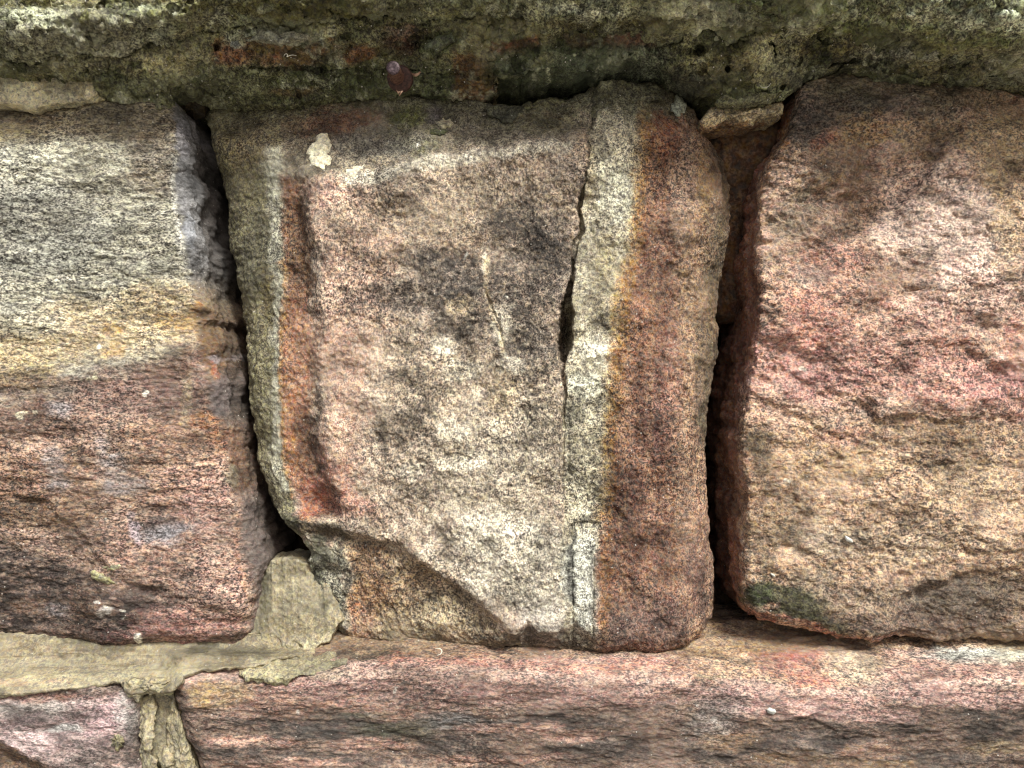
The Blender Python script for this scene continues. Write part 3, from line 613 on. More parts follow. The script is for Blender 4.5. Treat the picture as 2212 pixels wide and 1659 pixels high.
# ------------------------------------------------------------------ long block at the foot
ledge_y = fx([(300,1462),(500,1470),(700,1462),(900,1458),(1100,1462),(1300,1466),(1500,1468),(1700,1482),(1850,1498),(1900,1492),(2010,1470),(2212,1470),(3300,1480)])
def low_y(x, y, P):
    A = (.5,1,1.5)
    n = fbm(P, 170, 3, 41, aniso=A); n2 = fbm(P, 50, 3, 42, aniso=A); yw = y+8*n2
    le = ledge_y(x)
    t = np.clip((yw-1385)/(le-1385), -.6, 1.6)
    o = 62-132*t
    o = -64 + softp(o+64, 14)
    f = np.maximum(yw-le-20, 0)
    o += .06*f + 11*n + 3*n2
    for x0_, x1_, pts, dd in ((600,1000,[(500,1560),(720,1555),(900,1590),(1020,1640)],8),(1000,1500,[(900,1520),(1200,1545),(1400,1520),(1600,1560)],7),(1700,2260,[(1500,1560),(1750,1545),(1830,1600),(1960,1580),(2100,1570),(2260,1540)],11),(1300,1900,[(1200,1600),(1500,1590),(1700,1625),(1900,1640)],8),(400,1200,[(300,1600),(700,1615),(1200,1650)],6)):
        l = fx(pts)(x); o += .42*dd*sm(-3, 9, yw-l)*np.exp(-np.maximum(yw-l, 0)/40)*sm(x0_-60, x0_, x)*(1-sm(x1_, x1_+60, x))
    l = fx([(1500,1462),(1650,1470),(1720,1478),(1850,1500),(1890,1490),(1935,1450),(2212,1440)])(x)
    o += -2*sm(-5, 5, l-yw)*sm(1480, 1560, x)*(1-sm(1906, 1914, x))
    return o
def low_paint(p):
    x, y = p.px, p.py; le = ledge_y(x)
    p.region(y-(le+30+16*p.n[0]), (126,106,92), .75, soft=26, rag=24)
    p.region(le-y+14, (188,156,140), .8, soft=12, rag=12)
    p.ell(560, 1520, 110, 40, (160,124,108), .7); p.ell(470, 1500, 60, 30, (196,162,112), .6); p.ell(440, 1510, 20, 26, (196,150,80), .5)
    for a in ((640,1580,120,20),(760,1570,120,34),(560,1560,120,14),(980,1600,90,40),(1180,1560,160,26),(1300,1620,120,30),(1560,1620,90,36),(1760,1600,120,40),(2000,1640,160,26),(2150,1560,90,40),(1940,1560,70,22),(700,1640,140,20),(500,1620,80,12)):
        p.ell(*a, (74,70,67), .8, speck=.45)
    for a in ((760,1520,80,14),(860,1540,70,14),(1100,1575,130,10),(1240,1590,60,12),(800,1610,90,12),(560,1600,120,10),(1080,1640,120,10),(620,1650,140,8)):
        p.ell(*a, (190,144,124), .65)
    for a in ((960,1500,120,30),(1150,1500,110,26),(1350,1510,120,26),(660,1480,80,22),(760,1490,110,20)):
        p.ell(*a, (164,128,118), .6)
    p.ell(1120, 1490, 60, 20, (112,86,76), .6); p.ell(1000, 1560, 90, 16, (128,128,128), .5, speck=.6); p.ell(800, 1540, 60, 12, (96,100,84), .5); p.ell(850, 1575, 90, 20, (70,78,60), .5)
    for a in ((1740,1530,160,22),(1880,1545,110,18),(2000,1500,130,26),(1640,1510,90,20),(2120,1510,120,24),(1560,1500,70,20)):
        p.ell(*a, (196,154,142), .7)
    p.ell(1530, 1560, 50, 40, (172,160,152), .6, speck=.5); p.ell(1560, 1520, 60, 26, (170,152,144), .6); p.ell(1580, 1600, 60, 18, (160,124,90), .6); p.ell(1700, 1640, 90, 18, (146,116,84), .6, speck=.3); p.ell(1900, 1625, 90, 14, (166,128,104), .6); p.ell(2160, 1610, 70, 16, (158,136,104), .6); p.ell(1900, 1655, 90, 14, (150,120,90), .7)
    # sheltered top of the ledge
    p.region(np.minimum(1420-y, x-640), (144,114,88), .8, soft=12, rag=8); p.ell(800, 1412, 90, 14, (84,76,62), .7)
    p.bandx([(800,1428),(900,1424),(1100,1434),(1300,1440),(1500,1430)], 12, (180,118,98), .6, soft=8, rag=7, x0=820, x1=1540)
    p.ell(1330, 1445, 130, 14, (188,134,112), .6); p.ell(1560, 1420, 80, 30, (186,144,96), .8); p.ell(1480, 1450, 90, 24, (190,140,116), .6); p.ell(1600, 1445, 60, 18, (196,128,96), .6)
    def top(*a, **k):
        c0 = p.c.copy(); p.ell(*a, **k); m = (sm(-3, 4, fx([(1500,1462),(1650,1470),(1720,1478),(1850,1500),(1905,1490),(1912,1445),(2212,1440)])(x)-y))[:,None]; p.c = c0+(p.c-c0)*m
    top(1720, 1440, 240, 60, (196,160,128), .85); top(1740, 1442, 80, 30, (188,116,100), .8, rag=22, speck=.3); top(1690, 1410, 90, 16, (178,104,84), .7); top(1840, 1440, 70, 34, (214,188,156), .8); top(1760, 1475, 50, 12, (206,128,104), .7); top(1540, 1470, 40, 16, (150,144,112), .8); top(1600, 1400, 120, 14, (156,124,84), .8)
    p.ell(2080, 1412, 120, 14, (186,190,180), .75); p.ell(2180, 1424, 60, 12, (196,194,170), .7); p.ell(1960, 1412, 60, 12, (196,150,130), .6); p.ell(2050, 1450, 120, 24, (184,140,124), .6); p.ell(2190, 1400, 60, 12, (160,146,110), .6)
    p.region(1398-y, (150,124,92), .6, soft=8, rag=6)
    p.ell(700, 1450, 40, 20, (176,166,136), .4)
    p.flecks([(860,1490,3),(1160,1460,3),(1400,1478,3),(640,1540,4),(1010,1560,3),(1500,1530,4),(1546,1555,5)], (216,208,196), .8)
low = piece("sandstone_block",
    [(352,1340),(900,1340),(1500,1340),(3200,1340)], [(452,2100),(3200,2100)],
    [(352,1340),(374,1480),(392,1540),(412,1600),(432,1660),(452,2100)], [(3200,1340),(3200,2100)],
    low_y, low_paint, M_LOW, edge=((26,5,5,5), 22), rough=(5, 3.2, 1.6), aniso=(.5,1,1.5), base=(150,118,104), seed=400, ragged=3, skirt=300)
tag(low, "long low sandstone block along the bottom with a pink ledge on top and black streaks", "stone block", STONES)

# ------------------------------------------------------------------ small block in the lower left corner
def bl_y(x, y, P):
    A = (.6,1,1.3); n = fbm(P, 120, 3, 51, aniso=A); n2 = fbm(P, 44, 3, 52, aniso=A)
    l = fx([(-400,1560),(0,1600),(60,1630),(110,1648),(200,1662),(400,1700)])(x)
    return -44+9*n+4*n2 + 26*sm(0, 26, y+8*n2-l) + .2*softp(1510-y, 10)
def bl_paint(p):
    x, y = p.px, p.py
    p.ell(140, 1540, 170, 60, (190,162,158), .7); p.ell(60, 1530, 90, 24, (172,168,160), .7); p.ell(240, 1560, 60, 40, (196,160,162), .7); p.ell(60, 1600, 90, 30, (204,178,176), .7)
    for a in ((60,1545,40,16),(110,1560,60,20),(190,1545,40,16),(240,1600,50,22),(160,1500,50,12),(30,1560,60,12)): p.ell(*a, (104,90,88), .7, speck=.3)
    p.ell(280, 1540, 26, 60, (196,196,188), .6, speck=.5); p.ell(296, 1600, 20, 70, (74,70,64), .7); p.ell(100, 1500, 120, 14, (150,104,88), .7)
    p.ell(140, 1575, 40, 10, (226,224,218), .7); p.ell(200, 1640, 90, 24, (70,66,62), .7, speck=.3)
    p.region(y-fx([(-400,1560),(0,1600),(60,1636),(110,1655),(200,1670),(400,1700)])(x), (128,100,76), .9, soft=6, rag=6)
    p.region(1496-y, (96,82,64), .6, soft=8, rag=8)
bl = piece("sandstone_block", [(-1000,1470),(0,1470),(200,1470),(300,1480)], [(-1000,2100),(330,2100)], [(-1000,1470),(-1000,2100)],
    [(300,1480),(306,1540),(308,1600),(322,1660),(330,2100)], bl_y, bl_paint, M_LOW, edge=((5,34,16,5), 24), rough=(4, 3.2, 1.4), aniso=(.6,1,1.3), base=(182,156,148), seed=500, ragged=3, skirt=300)
tag(bl, "small lilac pink sandstone block in the lower left corner under the tan mortar bed", "stone block", STONES)

# ------------------------------------------------------------------ overhanging course at the top
lip = fx([(-900,140),(0,140),(120,146),(220,142),(330,118),(420,92),(480,66),(560,60),(700,54),(800,40),(900,34),(1050,44),(1180,56),(1400,62),(1520,64),(1560,74),(1625,84),(1670,76),(1720,62),(1800,62),(1900,74),(2000,92),(2212,118),(2300,122),(3300,130)])
def lip_y(x, y, P):
    n = fbm(P, 150, 3, 61); n2 = fbm(P, 46, 4, 62, .6); yw = y+6*n2
    lp = lip(x); u = (lp-yw)
    o = -116 + 34*sm(560, 380, x) - 34*sm(1050, 1250, x) + 0*u
    o = o - 70*sm(0, 110, u) + 34*np.exp(-np.maximum(u, 0)/14)
    o += 14*n+7*n2 - 10*np.abs(fbm(P, 80, 4, 66, .6)) + 9*sm(.2, .26, fbm(P, 90, 4, 67, .6))
    # broken facets at the left
    lf = sm(480, 260, x)
    o += lf*(16*np.abs(fbm(P, 70, 3, 64, .6)) + 12*sm(-4, 8, yw-(70+.25*x)) + 10*sm(-4, 8, (60-.5*x)+30-yw))
    o += 20*sm(-6, 6, 22-yw+4*n)*sm(420, 300, x)
    o += 12*sm(-5, 10, yw-fx([(900,10),(1180,36),(1400,44),(1600,60),(3000,70)])(x))*sm(1000, 1180, x)*(1-sm(1600,1800,x))
    return o
def lip_paint(p):
    x, y = p.px, p.py
    p.ell(150, 70, 190, 50, (136,130,112), .7); p.ell(90, 100, 120, 34, (122,116,96), .7); p.ell(60, 30, 60, 20, (160,160,136), .6); p.ell(260, 50, 90, 20, (90,84,66), .7, speck=.5)
    p.region(np.minimum(17-y-.03*x+0*x, 420-x), (104,90,48), .6, soft=5, rag=5)
    p.ell(600, 20, 260, 24, (86,78,40), .8); p.ell(420, 60, 60, 30, (120,110,84), .6); p.ell(300, 110, 70, 22, (150,144,126), .6); p.ell(200, 132, 110, 14, (120,110,84), .6)
    p.ell(900, 20, 120, 12, (140,134,104), .6); p.ell(1000, 14, 90, 14, (100,96,62), .7); p.ell(760, 30, 60, 10, (90,84,50), .6)
    p.bandx([(1100,14),(1250,22),(1400,30),(1520,22),(1600,60)], 12, (176,174,142), .75, soft=10, rag=9, x0=1140, x1=1560)  # lit edge of the lip, its highlight put into the colour
    p.ell(1260, 26, 70, 9, (210,206,180), .6); p.ell(1300, 58, 130, 14, (84,76,48), .8); p.ell(1560, 26, 50, 14, (196,194,176), .7, rot=20); p.ell(1640, 60, 60, 14, (176,170,140), .6)
    p.ell(1780, 20, 90, 24, (120,122,82), .7); p.ell(1830, 60, 110, 14, (84,88,46), .8); p.ell(1950, 44, 110, 26, (134,136,98), .7); p.ell(1600, 8, 30, 8, (80,96,40), .6)
    p.ell(2120, 40, 110, 24, (192,196,172), .75, speck=.4); p.ell(2040, 14, 60, 10, (170,176,146), .6, speck=.4); p.ell(2180, 70, 70, 20, (150,156,124), .6); p.ell(2100, 86, 120, 12, (96,98,56), .8)
    p.ell(1700, 76, 120, 12, (92,92,50), .7)
    for i in range(26):
        xx = 40+i*85+25*math.sin(i*2.3); p.ell(xx, 40+30*math.sin(i*1.7), 16, 9, ((164,164,140),(70,70,44),(128,122,60))[i%3], .6)
    p.region(30*(fbm(np.c_[x, y, x*0].astype(np.float32), 60, 5, 68, .65)-.34), (176,174,152), .65, soft=4, rag=0, speck=.5)
    p.region(30*(fbm(np.c_[x, y, x*0].astype(np.float32), 70, 5, 69, .65)-.25), (58,62,34), .6, soft=5, rag=0)
    p.c *= np.array([1.6,1.68,1.6]); p.g *= 1.1
lipo = piece("overhanging_stone", [(-900,-500),(3300,-500)],
    [(x_, float(lip(x_))) for x_ in np.r_[-900, np.arange(0, 2300, 24), 3300]], [(-900,-500),(-900,140)], [(3300,-500),(3300,130)],
    lip_y, lip_paint, M_TOP, edge=((5,5,5,10), 12), rough=(9, 8, 2.8), base=(120,118,90), seed=600, ragged=5, skirt=260, power=2)
tag(lipo, "mossy olive overhanging stone course across the top edge with pale lichen patches", "stone course")

# ------------------------------------------------------------------ old mortar bed under it
bedb = [(-900,160),(-40,160),(40,170),(120,168),(205,172),(216,214),(250,226),(300,232),(340,236),(362,238),(368,212),(392,200),(425,200),(440,220),(520,226),(600,232),(700,226),(800,218),(880,214),(960,210),(1000,214),(1040,218),(1066,210),(1070,168),(1110,168),(1150,158),(1180,160),(1200,148),(1240,150),(1290,146),(1340,140),(1380,132),(1430,138),(1462,158),(1500,180),(1552,190),(1570,222),(1640,224),(1695,212),(1715,194),(1742,170),(1790,152),(1822,140),(1862,150),(1900,176),(1960,190),(2040,194),(2100,186),(2135,172),(2170,186),(2230,206),(3300,210)]
bedb_f = fx(bedb)
def bed_y(x, y, P):
    n = fbm(P, 110, 3, 71); n2 = fbm(P, 34, 4, 72, .6); yw = y+5*n2
    lp = lip(x)
    t = np.clip((yw-lp)/np.maximum(195-lp, 60), -1, 1.2)
    tp = 74-26*sm(560, 380, x)
    db = fx([(0,6),(350,10),(440,44),(560,56),(1000,60),(1060,44),(1080,0),(1600,0),(1720,16),(1790,34),(2300,36)])(x)
    o = db*np.clip(t,0,1.2)**1.5-6-tp*(1-t)
    o = np.where(t < 0, -6-tp, o) + 7*n + 4.5*n2 - 13*np.abs(fbm(P, 60, 4, 75, .6)) + 9*sm(.25, .3, fbm(P, 70, 4, 76, .6))
    # crust flakes hanging from the top of the joint, brick fragments set back
    fr = fx([(400,100),(470,100),(500,86),(560,78),(620,84),(690,92),(740,96),(800,100),(860,92),(940,104),(1000,110),(1060,100),(1110,84),(1200,76),(1420,78),(3000,70)])(x)
    o += 12*sm(-3, 5, yw-fr)*sm(430, 470, x)*(1-sm(1430, 1470, x))
    crk = fx([(440,148),(700,150),(800,152),(900,156),(1000,164),(1060,180)])(x)
    o += -9*sm(-3, 4, yw-crk)*sm(440, 480, x)*(1-sm(1050, 1066, x)) + 9*np.exp(-((yw-crk)/3.2)**2)*sm(500, 560, x)*(1-sm(1000, 1060, x))
    o += 8*np.exp(-((yw-fx([(680,188),(720,200),(740,206)])(x))/3)**2)*sm(690, 705, x)*(1-sm(740, 755, x))
    o += 10*sm(-2, 2, x-1066)*(1-sm(1430,1500,x))*sm(110, 130, y)
    # right: grey broken patch and its fissures
    o += -8*sm(-2, 3, x-(1905+.35*(y-80)))*sm(84, 90, y)*(1-sm(126, 132, yw-.02*(x-1900)))*(1-sm(2050, 2110, x))
    f2 = fx([(1890,140),(1930,156),(1990,164),(2060,140),(2110,130),(2140,160),(2180,180),(2230,200)])(x); o += 10*np.exp(-((yw-f2)/4)**2)*sm(1890, 1910, x)
    f3 = fx([(1330,90),(1440,138),(1500,140),(1540,170)])(x)
    o += 7*np.exp(-((yw-f3)/3.5)**2)*sm(1430, 1450, x)*(1-sm(1530, 1550, x))
    # open pores
    for hx, hy, ax, ay, dd in ((1508,110,13,9,60),(1453,89,9,6,40),(1668,98,9,8,60),(1673,112,7,12,60),(1686,117,5,4,30),(1714,97,5,4,24),(1715,106,4,3,20),(1676,186,5,4,25),(1690,188,5,4,25),(1573,150,5,5,30),(467,100,4,9,30),(745,80,10,6,20)):
        o += dd*np.exp(-(np.hypot((x-hx+2*n2)/ax, (y-hy+2*n)/ay))**4)
    o += 26*np.exp(-((yw-fx([(1745,160),(1800,140),(1862,132)])(x))/4)**2)*sm(1780, 1795, x)*(1-sm(1850, 1866, x))
    return o
def bed_paint(p):
    x, y = p.px, p.py
    p.ell(250, 120, 260, 40, (136,126,98), .7); p.ell(430, 140, 60, 20, (150,138,96), .5, speck=.4); p.ell(300, 190, 120, 40, (100,98,72), .8); p.ell(240, 160, 34, 26, (66,68,46), .7); p.ell(305, 146, 30, 14, (58,64,30), .7)
    p.ell(330, 140, 16, 14, (176,160,116), .6); p.ell(270, 145, 16, 10, (150,134,96), .6); p.ell(370, 130, 26, 14, (164,150,104), .6); p.ell(290, 155, 20, 9, (166,150,112), .5)
    p.ell(600, 185, 200, 40, (86,86,60), .8); p.ell(440, 190, 120, 30, (104,100,76), .7); p.ell(900, 180, 160, 40, (78,80,56), .8); p.ell(700, 170, 120, 24, (66,68,44), .7)
    p.ell(640, 196, 60, 12, (108,72,52), .4)
    # brick fragments packed in the joint
    p.region(np.minimum(np.minimum(x-455, 700-x), np.minimum(y-88, 140-y)), (112,80,56), .8, soft=7, rag=9)
    p.ell(500, 120, 34, 16, (138,90,66), .7); p.ell(590, 122, 20, 10, (132,86,62), .7); p.ell(560, 108, 30, 10, (96,82,46), .6); p.ell(640, 120, 30, 12, (106,84,44), .6)
    p.ell(760, 116, 60, 20, (128,78,52), .8); p.ell(876, 82, 50, 34, (92,64,54), .8); p.ell(880, 100, 30, 14, (84,56,46), .6); p.ell(858, 66, 24, 10, (130,106,98), .6)
    p.region(np.minimum(np.minimum(x-1062, 1170-x), 14-np.abs(y-(100-.06*(x-1062)))), (112,70,54), .9, soft=5, rag=5)
    p.region(np.minimum(np.minimum(x-1226, 1414-x), 15-np.abs(y-90)), (100,68,58), .85, soft=5, rag=7)
    p.region(np.minimum(np.minimum(x-985, 1072-x), y-118), (112,78,50), .85, soft=7, rag=9); p.ell(1050, 112, 26, 16, (146,138,112), .6)
    p.bandx([(470,88),(560,72),(640,80),(700,84),(760,84)], 12, (158,156,138), .7, soft=8, rag=8, speck=.4, x0=480, x1=700)
    p.ell(510, 98, 10, 9, (176,176,164), .8); p.ell(690, 88, 6, 9, (170,170,156), .7); p.ell(580, 80, 60, 12, (150,148,128), .6)
    p.ell(800, 70, 50, 10, (130,124,96), .5); p.ell(960, 90, 40, 20, (90,94,58), .6); p.ell(940, 110, 30, 12, (96,104,72), .6)
    # dark right half with lichen
    p.ell(1180, 140, 130, 40, (84,88,70), .8); p.ell(1350, 130, 130, 30, (86,90,74), .8); p.ell(1170, 132, 34, 16, (134,128,92), .6, speck=.3); p.ell(1400, 120, 50, 16, (150,150,128), .5, speck=.5); p.ell(1290, 110, 30, 12, (140,140,116), .5, speck=.4)
    p.ell(1490, 170, 70, 24, (58,58,52), .85); p.ell(1525, 150, 14, 8, (170,140,66), .6)
    p.ell(1500, 115, 50, 30, (146,140,96), .6); p.ell(1450, 92, 30, 14, (140,134,96), .6); p.ell(1640, 120, 110, 50, (124,114,84), .8); p.ell(1680, 105, 50, 34, (168,160,126), .6, speck=.3); p.ell(1700, 150, 60, 26, (116,112,88), .6)
    p.ell(1580, 120, 40, 30, (104,92,60), .6); p.ell(1630, 200, 80, 14, (126,126,92), .8); p.ell(1590, 186, 40, 14, (116,108,60), .6)
    p.ell(1800, 110, 80, 24, (90,78,48), .8); p.ell(1820, 130, 60, 16, (62,60,46), .8)
    p.region(np.minimum(np.minimum(x-(1908+.35*(y-84)), 2170-x), np.minimum(y-86, 132-y)), (126,122,106), .9, soft=4, rag=5)
    p.ell(1990, 110, 110, 20, (136,132,118), .6); p.ell(1960, 152, 90, 14, (118,104,66), .8); p.ell(2060, 150, 80, 22, (116,106,76), .8); p.ell(1930, 144, 50, 9, (146,142,124), .5, speck=.4)
    p.ell(2190, 150, 60, 34, (130,126,110), .7); p.ell(1740, 180, 40, 20, (70,66,58), .8)
    p.flecks([(560,190,3),(700,205,4),(810,150,3),(1240,124,3),(1180,160,3),(990,150,3),(1060,205,3),(940,200,4),(1290,150,3),(1700,140,3),(1990,104,3),(2068,116,6),(2000,148,5),(1960,160,4),(2040,166,6)], (176,172,140), .7)
    p.region(30*(fbm(np.c_[x, y, x*0].astype(np.float32), 46, 5, 78, .65)-.38), (168,164,140), .6, soft=4, rag=0, speck=.5)
    p.region(30*(fbm(np.c_[x, y, x*0].astype(np.float32), 60, 5, 79, .65)-.3), (44,50,30), .6, soft=5, rag=0)
    p.g *= 1.1; p.c *= np.array([1.6,1.7,1.6])
bed = piece("old_mortar_bed", [(-900,0),(3300,0)], bedb, [(-900,0),(-900,160)], [(3300,0),(3300,210)],
    bed_y, bed_paint, M_OLD, edge=((5,5,5,9), 9), rough=(6, 7.0, 2.8), base=(112,105,76), seed=700, ragged=3.5, skirt=330, power=2)
tag(bed, "dark mossy old mortar bed with red brick fragments and small holes under the overhang", "mortar", MORTAR)

# ------------------------------------------------------------------ crusts of mortar stuck on the blocks
crust = piece("mortar_crust", [(1272,232),(1290,190),(1300,178),(1320,172),(1340,168),(1356,176),(1390,180),(1412,178),(1428,190),(1440,214)],
    [(1290,262),(1310,262),(1330,272),(1350,280),(1370,276),(1380,262),(1392,244),(1406,226),(1440,214)],
    [(1272,232),(1278,248),(1290,262)], [(1440,214),(1440,214.5)],
    lambda x, y, P: 26+.2*(y-230)*-1+6*fbm(P, 40, 3, 80), lambda p: (p.ell(1330, 220, 50, 30, (122,118,92), .6), p.ell(1312, 176, 16, 10, (170,168,130), .6), p.ell(1390, 210, 30, 30, (104,98,76), .6)),
    M_OLD, h=1.8, skirt=26, edge=(8, 8), rough=(3, 5, 2), base=(104,100,76), seed=720, ragged=4)
tag(crust, "grey green crumbly mortar crust on the top right corner of the middle block", "mortar")
crust2 = piece("mortar_crust", [(1050,232),(1090,224),(1150,222),(1200,212),(1262,220)], [(1060,252),(1082,262),(1096,266),(1112,268),(1130,252),(1150,240),(1200,236),(1262,228)],
    [(1050,232),(1060,252)], [(1262,220),(1262,228)], lambda x, y, P: 52+.5*(225-y)+6*fbm(P, 40, 3, 81), lambda p: (p.ell(1100, 250, 40, 16, (92,92,80), .6), p.ell(1180, 222, 60, 10, (120,112,72), .6)),
    M_OLD, h=1.8, skirt=26, edge=(8, 8), rough=(3, 4.5, 2), base=(98,96,76), seed=730, ragged=4)
tag(crust2, "flat mossy mortar crust along the middle of the top edge of the middle block", "mortar")
chip = lump("mortar_lump", [(1690,206),(1660,224),(1600,232),(1560,232),(1545,224),(1562,210),(1620,202),(1700,196)], 8, 22, M_OLD, (134,132,96), 740, rough=(4,4,1.5))
tag(chip, "flat olive mortar flake lying on the crumbly cream stone chip of the right gap", "mortar")

# stones packed into the right-hand gap
wedge = piece("stone_chip", [(1530,240),(1560,226),(1610,222),(1650,226),(1692,218)], [(1508,296),(1540,282),(1580,282),(1620,276),(1660,262),(1690,244)],
    [(1530,240),(1516,262),(1508,296)], [(1692,218),(1690,244)],
    lambda x, y, P: 34-22*np.exp(-((y-(250-.08*(x-1530)))/16)**2)+.9*softp(y-(266-.13*(x-1530)), 6)+6*fbm(P, 40, 3, 82),
    lambda p: (p.ell(1600, 245, 90, 18, (212,188,140), .8), p.ell(1580, 262, 90, 8, (224,206,160), .5), p.ell(1540, 280, 50, 14, (176,130,84), .9), p.ell(1620, 274, 60, 12, (160,116,76), .9), p.ell(1560, 240, 20, 8, (90,78,60), .5)),
    M_OLD, h=1.8, skirt=200, edge=(14, 14), rough=(4, 5, 2), base=(196,168,120), seed=750, ragged=3)
tag(wedge, "crumbly cream stone chip wedged at the top of the right gap beside the pink block", "stone chip")
pack = piece("packing_stone", [(1490,262),(1700,250)], [(1500,700),(1620,700)], [(1490,262),(1480,400),(1500,700)], [(1700,250),(1660,400),(1630,520),(1620,700)],
    lambda x, y, P: 120+.18*np.maximum(y-380, 0)+14*fbm(P, 90, 3, 83)+.4*np.maximum(1560-x, 0),
    lambda p: (p.ell(1570, 330, 60, 50, (132,96,62), .7), p.ell(1600, 420, 60, 60, (104,74,46), .7)), M_CORE, h=2.6, skirt=120, edge=(24, 20), rough=(4, 3, 1), base=(104,72,48), seed=760)
tag(pack, "brown packing stone set deep in the right gap under the cream stone chip", "stone")
nub = lump("packing_stone", [(376,204),(440,200),(446,256),(420,262),(398,250),(380,232)], 120, 34, M_CORE, (70,58,42), 770, rough=(6,5,2))
tag(nub, "dark rough packing stone inside the hole at the top of the left gap", "stone")

# ------------------------------------------------------------------ new tan mortar
def tl_paint(p):
    p.ell(100, 160, 140, 10, (196,180,140), .6); p.ell(60, 224, 120, 8, (196,180,136), .6); p.ell(160, 190, 40, 10, (150,134,98), .4); p.ell(185, 176, 12, 14, (186,170,130), .5)
    p.ell(80, 194, 6, 3, (90,80,60), .8); p.ell(40, 198, 2.5, 2.5, (60,50,40), .9, soft=1.5, rag=1); p.ell(104, 196, 7, 4, (120,104,80), .7); p.ell(8, 162, 18, 12, (186,168,128), .6)
patch = piece("new_mortar_patch", [(-600,156),(0,154),(30,150),(80,150),(140,160),(180,164),(196,158),(212,160)], [(-600,234),(0,232),(30,230),(56,238),(80,240),(110,228),(140,226),(180,224),(200,218),(214,206)],
    [(-600,156),(-600,234)], [(212,160),(210,185),(214,206)], lambda x, y, P: -14+2.5*fbm(P, 60, 3, 84)+5*sm(186, 176, x)*(1-sm(214, 222, y))*sm(160, 166, y)+1.5*fbm(P, 30, 3, 85, aniso=(.2,1,2)),
    tl_paint, M_NEW, h=1.8, skirt=60, edge=((5,8,7,10), 13), rough=(2, 3.6, 1.6), base=(208,194,150), seed=800, ragged=3.5, cavity=.35)
tag(patch, "smooth tan mortar patch at the upper left on top of the grey cream block", "mortar", MORTAR)

def bj_y(x, y, P):
    t = np.clip((y-1375)/110, 0, 1.1)
    o = 46-92*t**1.5
    n = fbm(P, 60, 3, 86, aniso=(.3,1,2))
    o += 3*n
    l1 = fx([(-700,1462),(0,1456),(200,1450),(420,1440),(700,1430)])(x); o += -7*sm(-2, 5, y+4*n-l1)
    l2 = fx([(-700,1420),(0,1420),(120,1410),(260,1418),(420,1412),(600,1410)])(x); o += 2.5*sm(-2, 2, y+5*n-l2)
    o -= 46*sm(340, 400, x)*sm(1395, 1420, y)*(1-.6*sm(540, 700, x))
    o -= 7*np.exp(-(np.hypot((x-330)/70, (y-1462)/16))**2)
    return o
def bj_paint(p):  # shaded upper recess and lit lower lip are painted into the mortar colour
    p.bandx([(-700,1476),(0,1470),(200,1468),(420,1450)], 14, (182,170,130), .6, soft=8, rag=6, x1=420); p.ell(100, 1405, 160, 16, (152,136,104), .7); p.ell(330, 1430, 120, 10, (150,134,100), .5)
    p.ell(470, 1410, 120, 16, (120,112,88), .6); p.ell(620, 1412, 120, 16, (134,122,92), .6); p.ell(560, 1430, 40, 10, (172,162,126), .5)
    p.bandx([(0,1400),(200,1414),(400,1400)], 1.3, (96,80,56), .6, soft=2, rag=2, x0=20, x1=200); p.bandx([(0,1442),(280,1436),(400,1428)], 1.2, (96,80,56), .6, soft=2, rag=2, x0=60, x1=290)
    p.ell(530, 1400, 60, 10, (96,92,76), .5)
    p.ell(60, 1474, 90, 6, (176,128,100), .35)
bj = piece("new_mortar_bed", [(-600,1372),(0,1370),(600,1366),(700,1370)], [(-600,1512),(0,1508),(60,1500),(110,1494),(160,1494),(230,1478),(262,1482),(285,1502),(310,1496),(345,1500),(372,1496),(394,1478),(398,1462),(440,1452),(560,1440),(620,1424),(700,1410)],
    [(-600,1372),(-600,1512)], [(700,1370),(700,1410)], bj_y, bj_paint, M_NEW, h=1.8, skirt=120, edge=((5,60,5,8), 11), rough=(2, 2.2, .7), aniso=(.6,1,1.4), base=(160,146,114), seed=820, ragged=3.5, cavity=.4)
tag(bj, "smooth tan mortar bed under the left block above the lilac corner block", "mortar", MORTAR)

vj = piece("new_mortar_joint", [(280,1480),(390,1478)], [(310,1760),(470,1760)], [(280,1480),(308,1560),(318,1660),(310,1760)], [(390,1478),(398,1560),(432,1660),(470,1760)],
    lambda x, y, P: -8+3*fbm(P, 40, 3, 87, aniso=(1.6,1,.4)), lambda p: p.ell(350, 1560, 24, 90, (158,150,124), .6), M_NEW, h=2, skirt=200, edge=(4, 4), rough=(2, 1.5, .5), base=(168,154,120), seed=840, ragged=1, cavity=.3)
tag(vj, "recessed smooth mortar joint between the lilac corner block and the long bottom block", "mortar", MORTAR)
def ridge_lump(label, poly, y0, th, seed, base=(166,154,120), mat=M_NEW, rough=(4,6,1.6)):
    o = lump("mortar_ridge", poly, y0, th, mat, base, seed, rough=rough, power=2.2, back=30, grain=1.0)
    return tag(o, label, "mortar", "ragged mortar edges squeezed out of the joints")
ridge_lump("ragged mortar ridge on the left side of the short upright joint at the bottom", [(308,1498),(330,1500),(338,1520),(330,1550),(318,1590),(326,1630),(352,1680),(350,1740),(318,1740),(306,1680),(304,1600),(302,1540)], -22, 20, 850)
ridge_lump("ragged mortar ridge on the right side of the short upright joint at the bottom", [(362,1502),(376,1498),(390,1530),(402,1570),(412,1620),(430,1670),(440,1740),(380,1740),(366,1690),(372,1640),(362,1600),(356,1570),(366,1540)], -26, 20, 860)
ridge_lump("crumbly mortar lump squeezed out under the tan bed above the short upright joint", [(262,1472),(300,1462),(392,1458),(392,1478),(372,1498),(346,1500),(318,1500),(300,1516),(284,1506),(268,1490)], -52, 17, 870, base=(170,158,122))
ridge_lump("small mortar blob low in the short upright joint between the two ragged ridges", [(336,1640),(350,1612),(376,1606),(384,1640),(380,1690),(350,1700)], -20, 16, 880, base=(172,160,126))

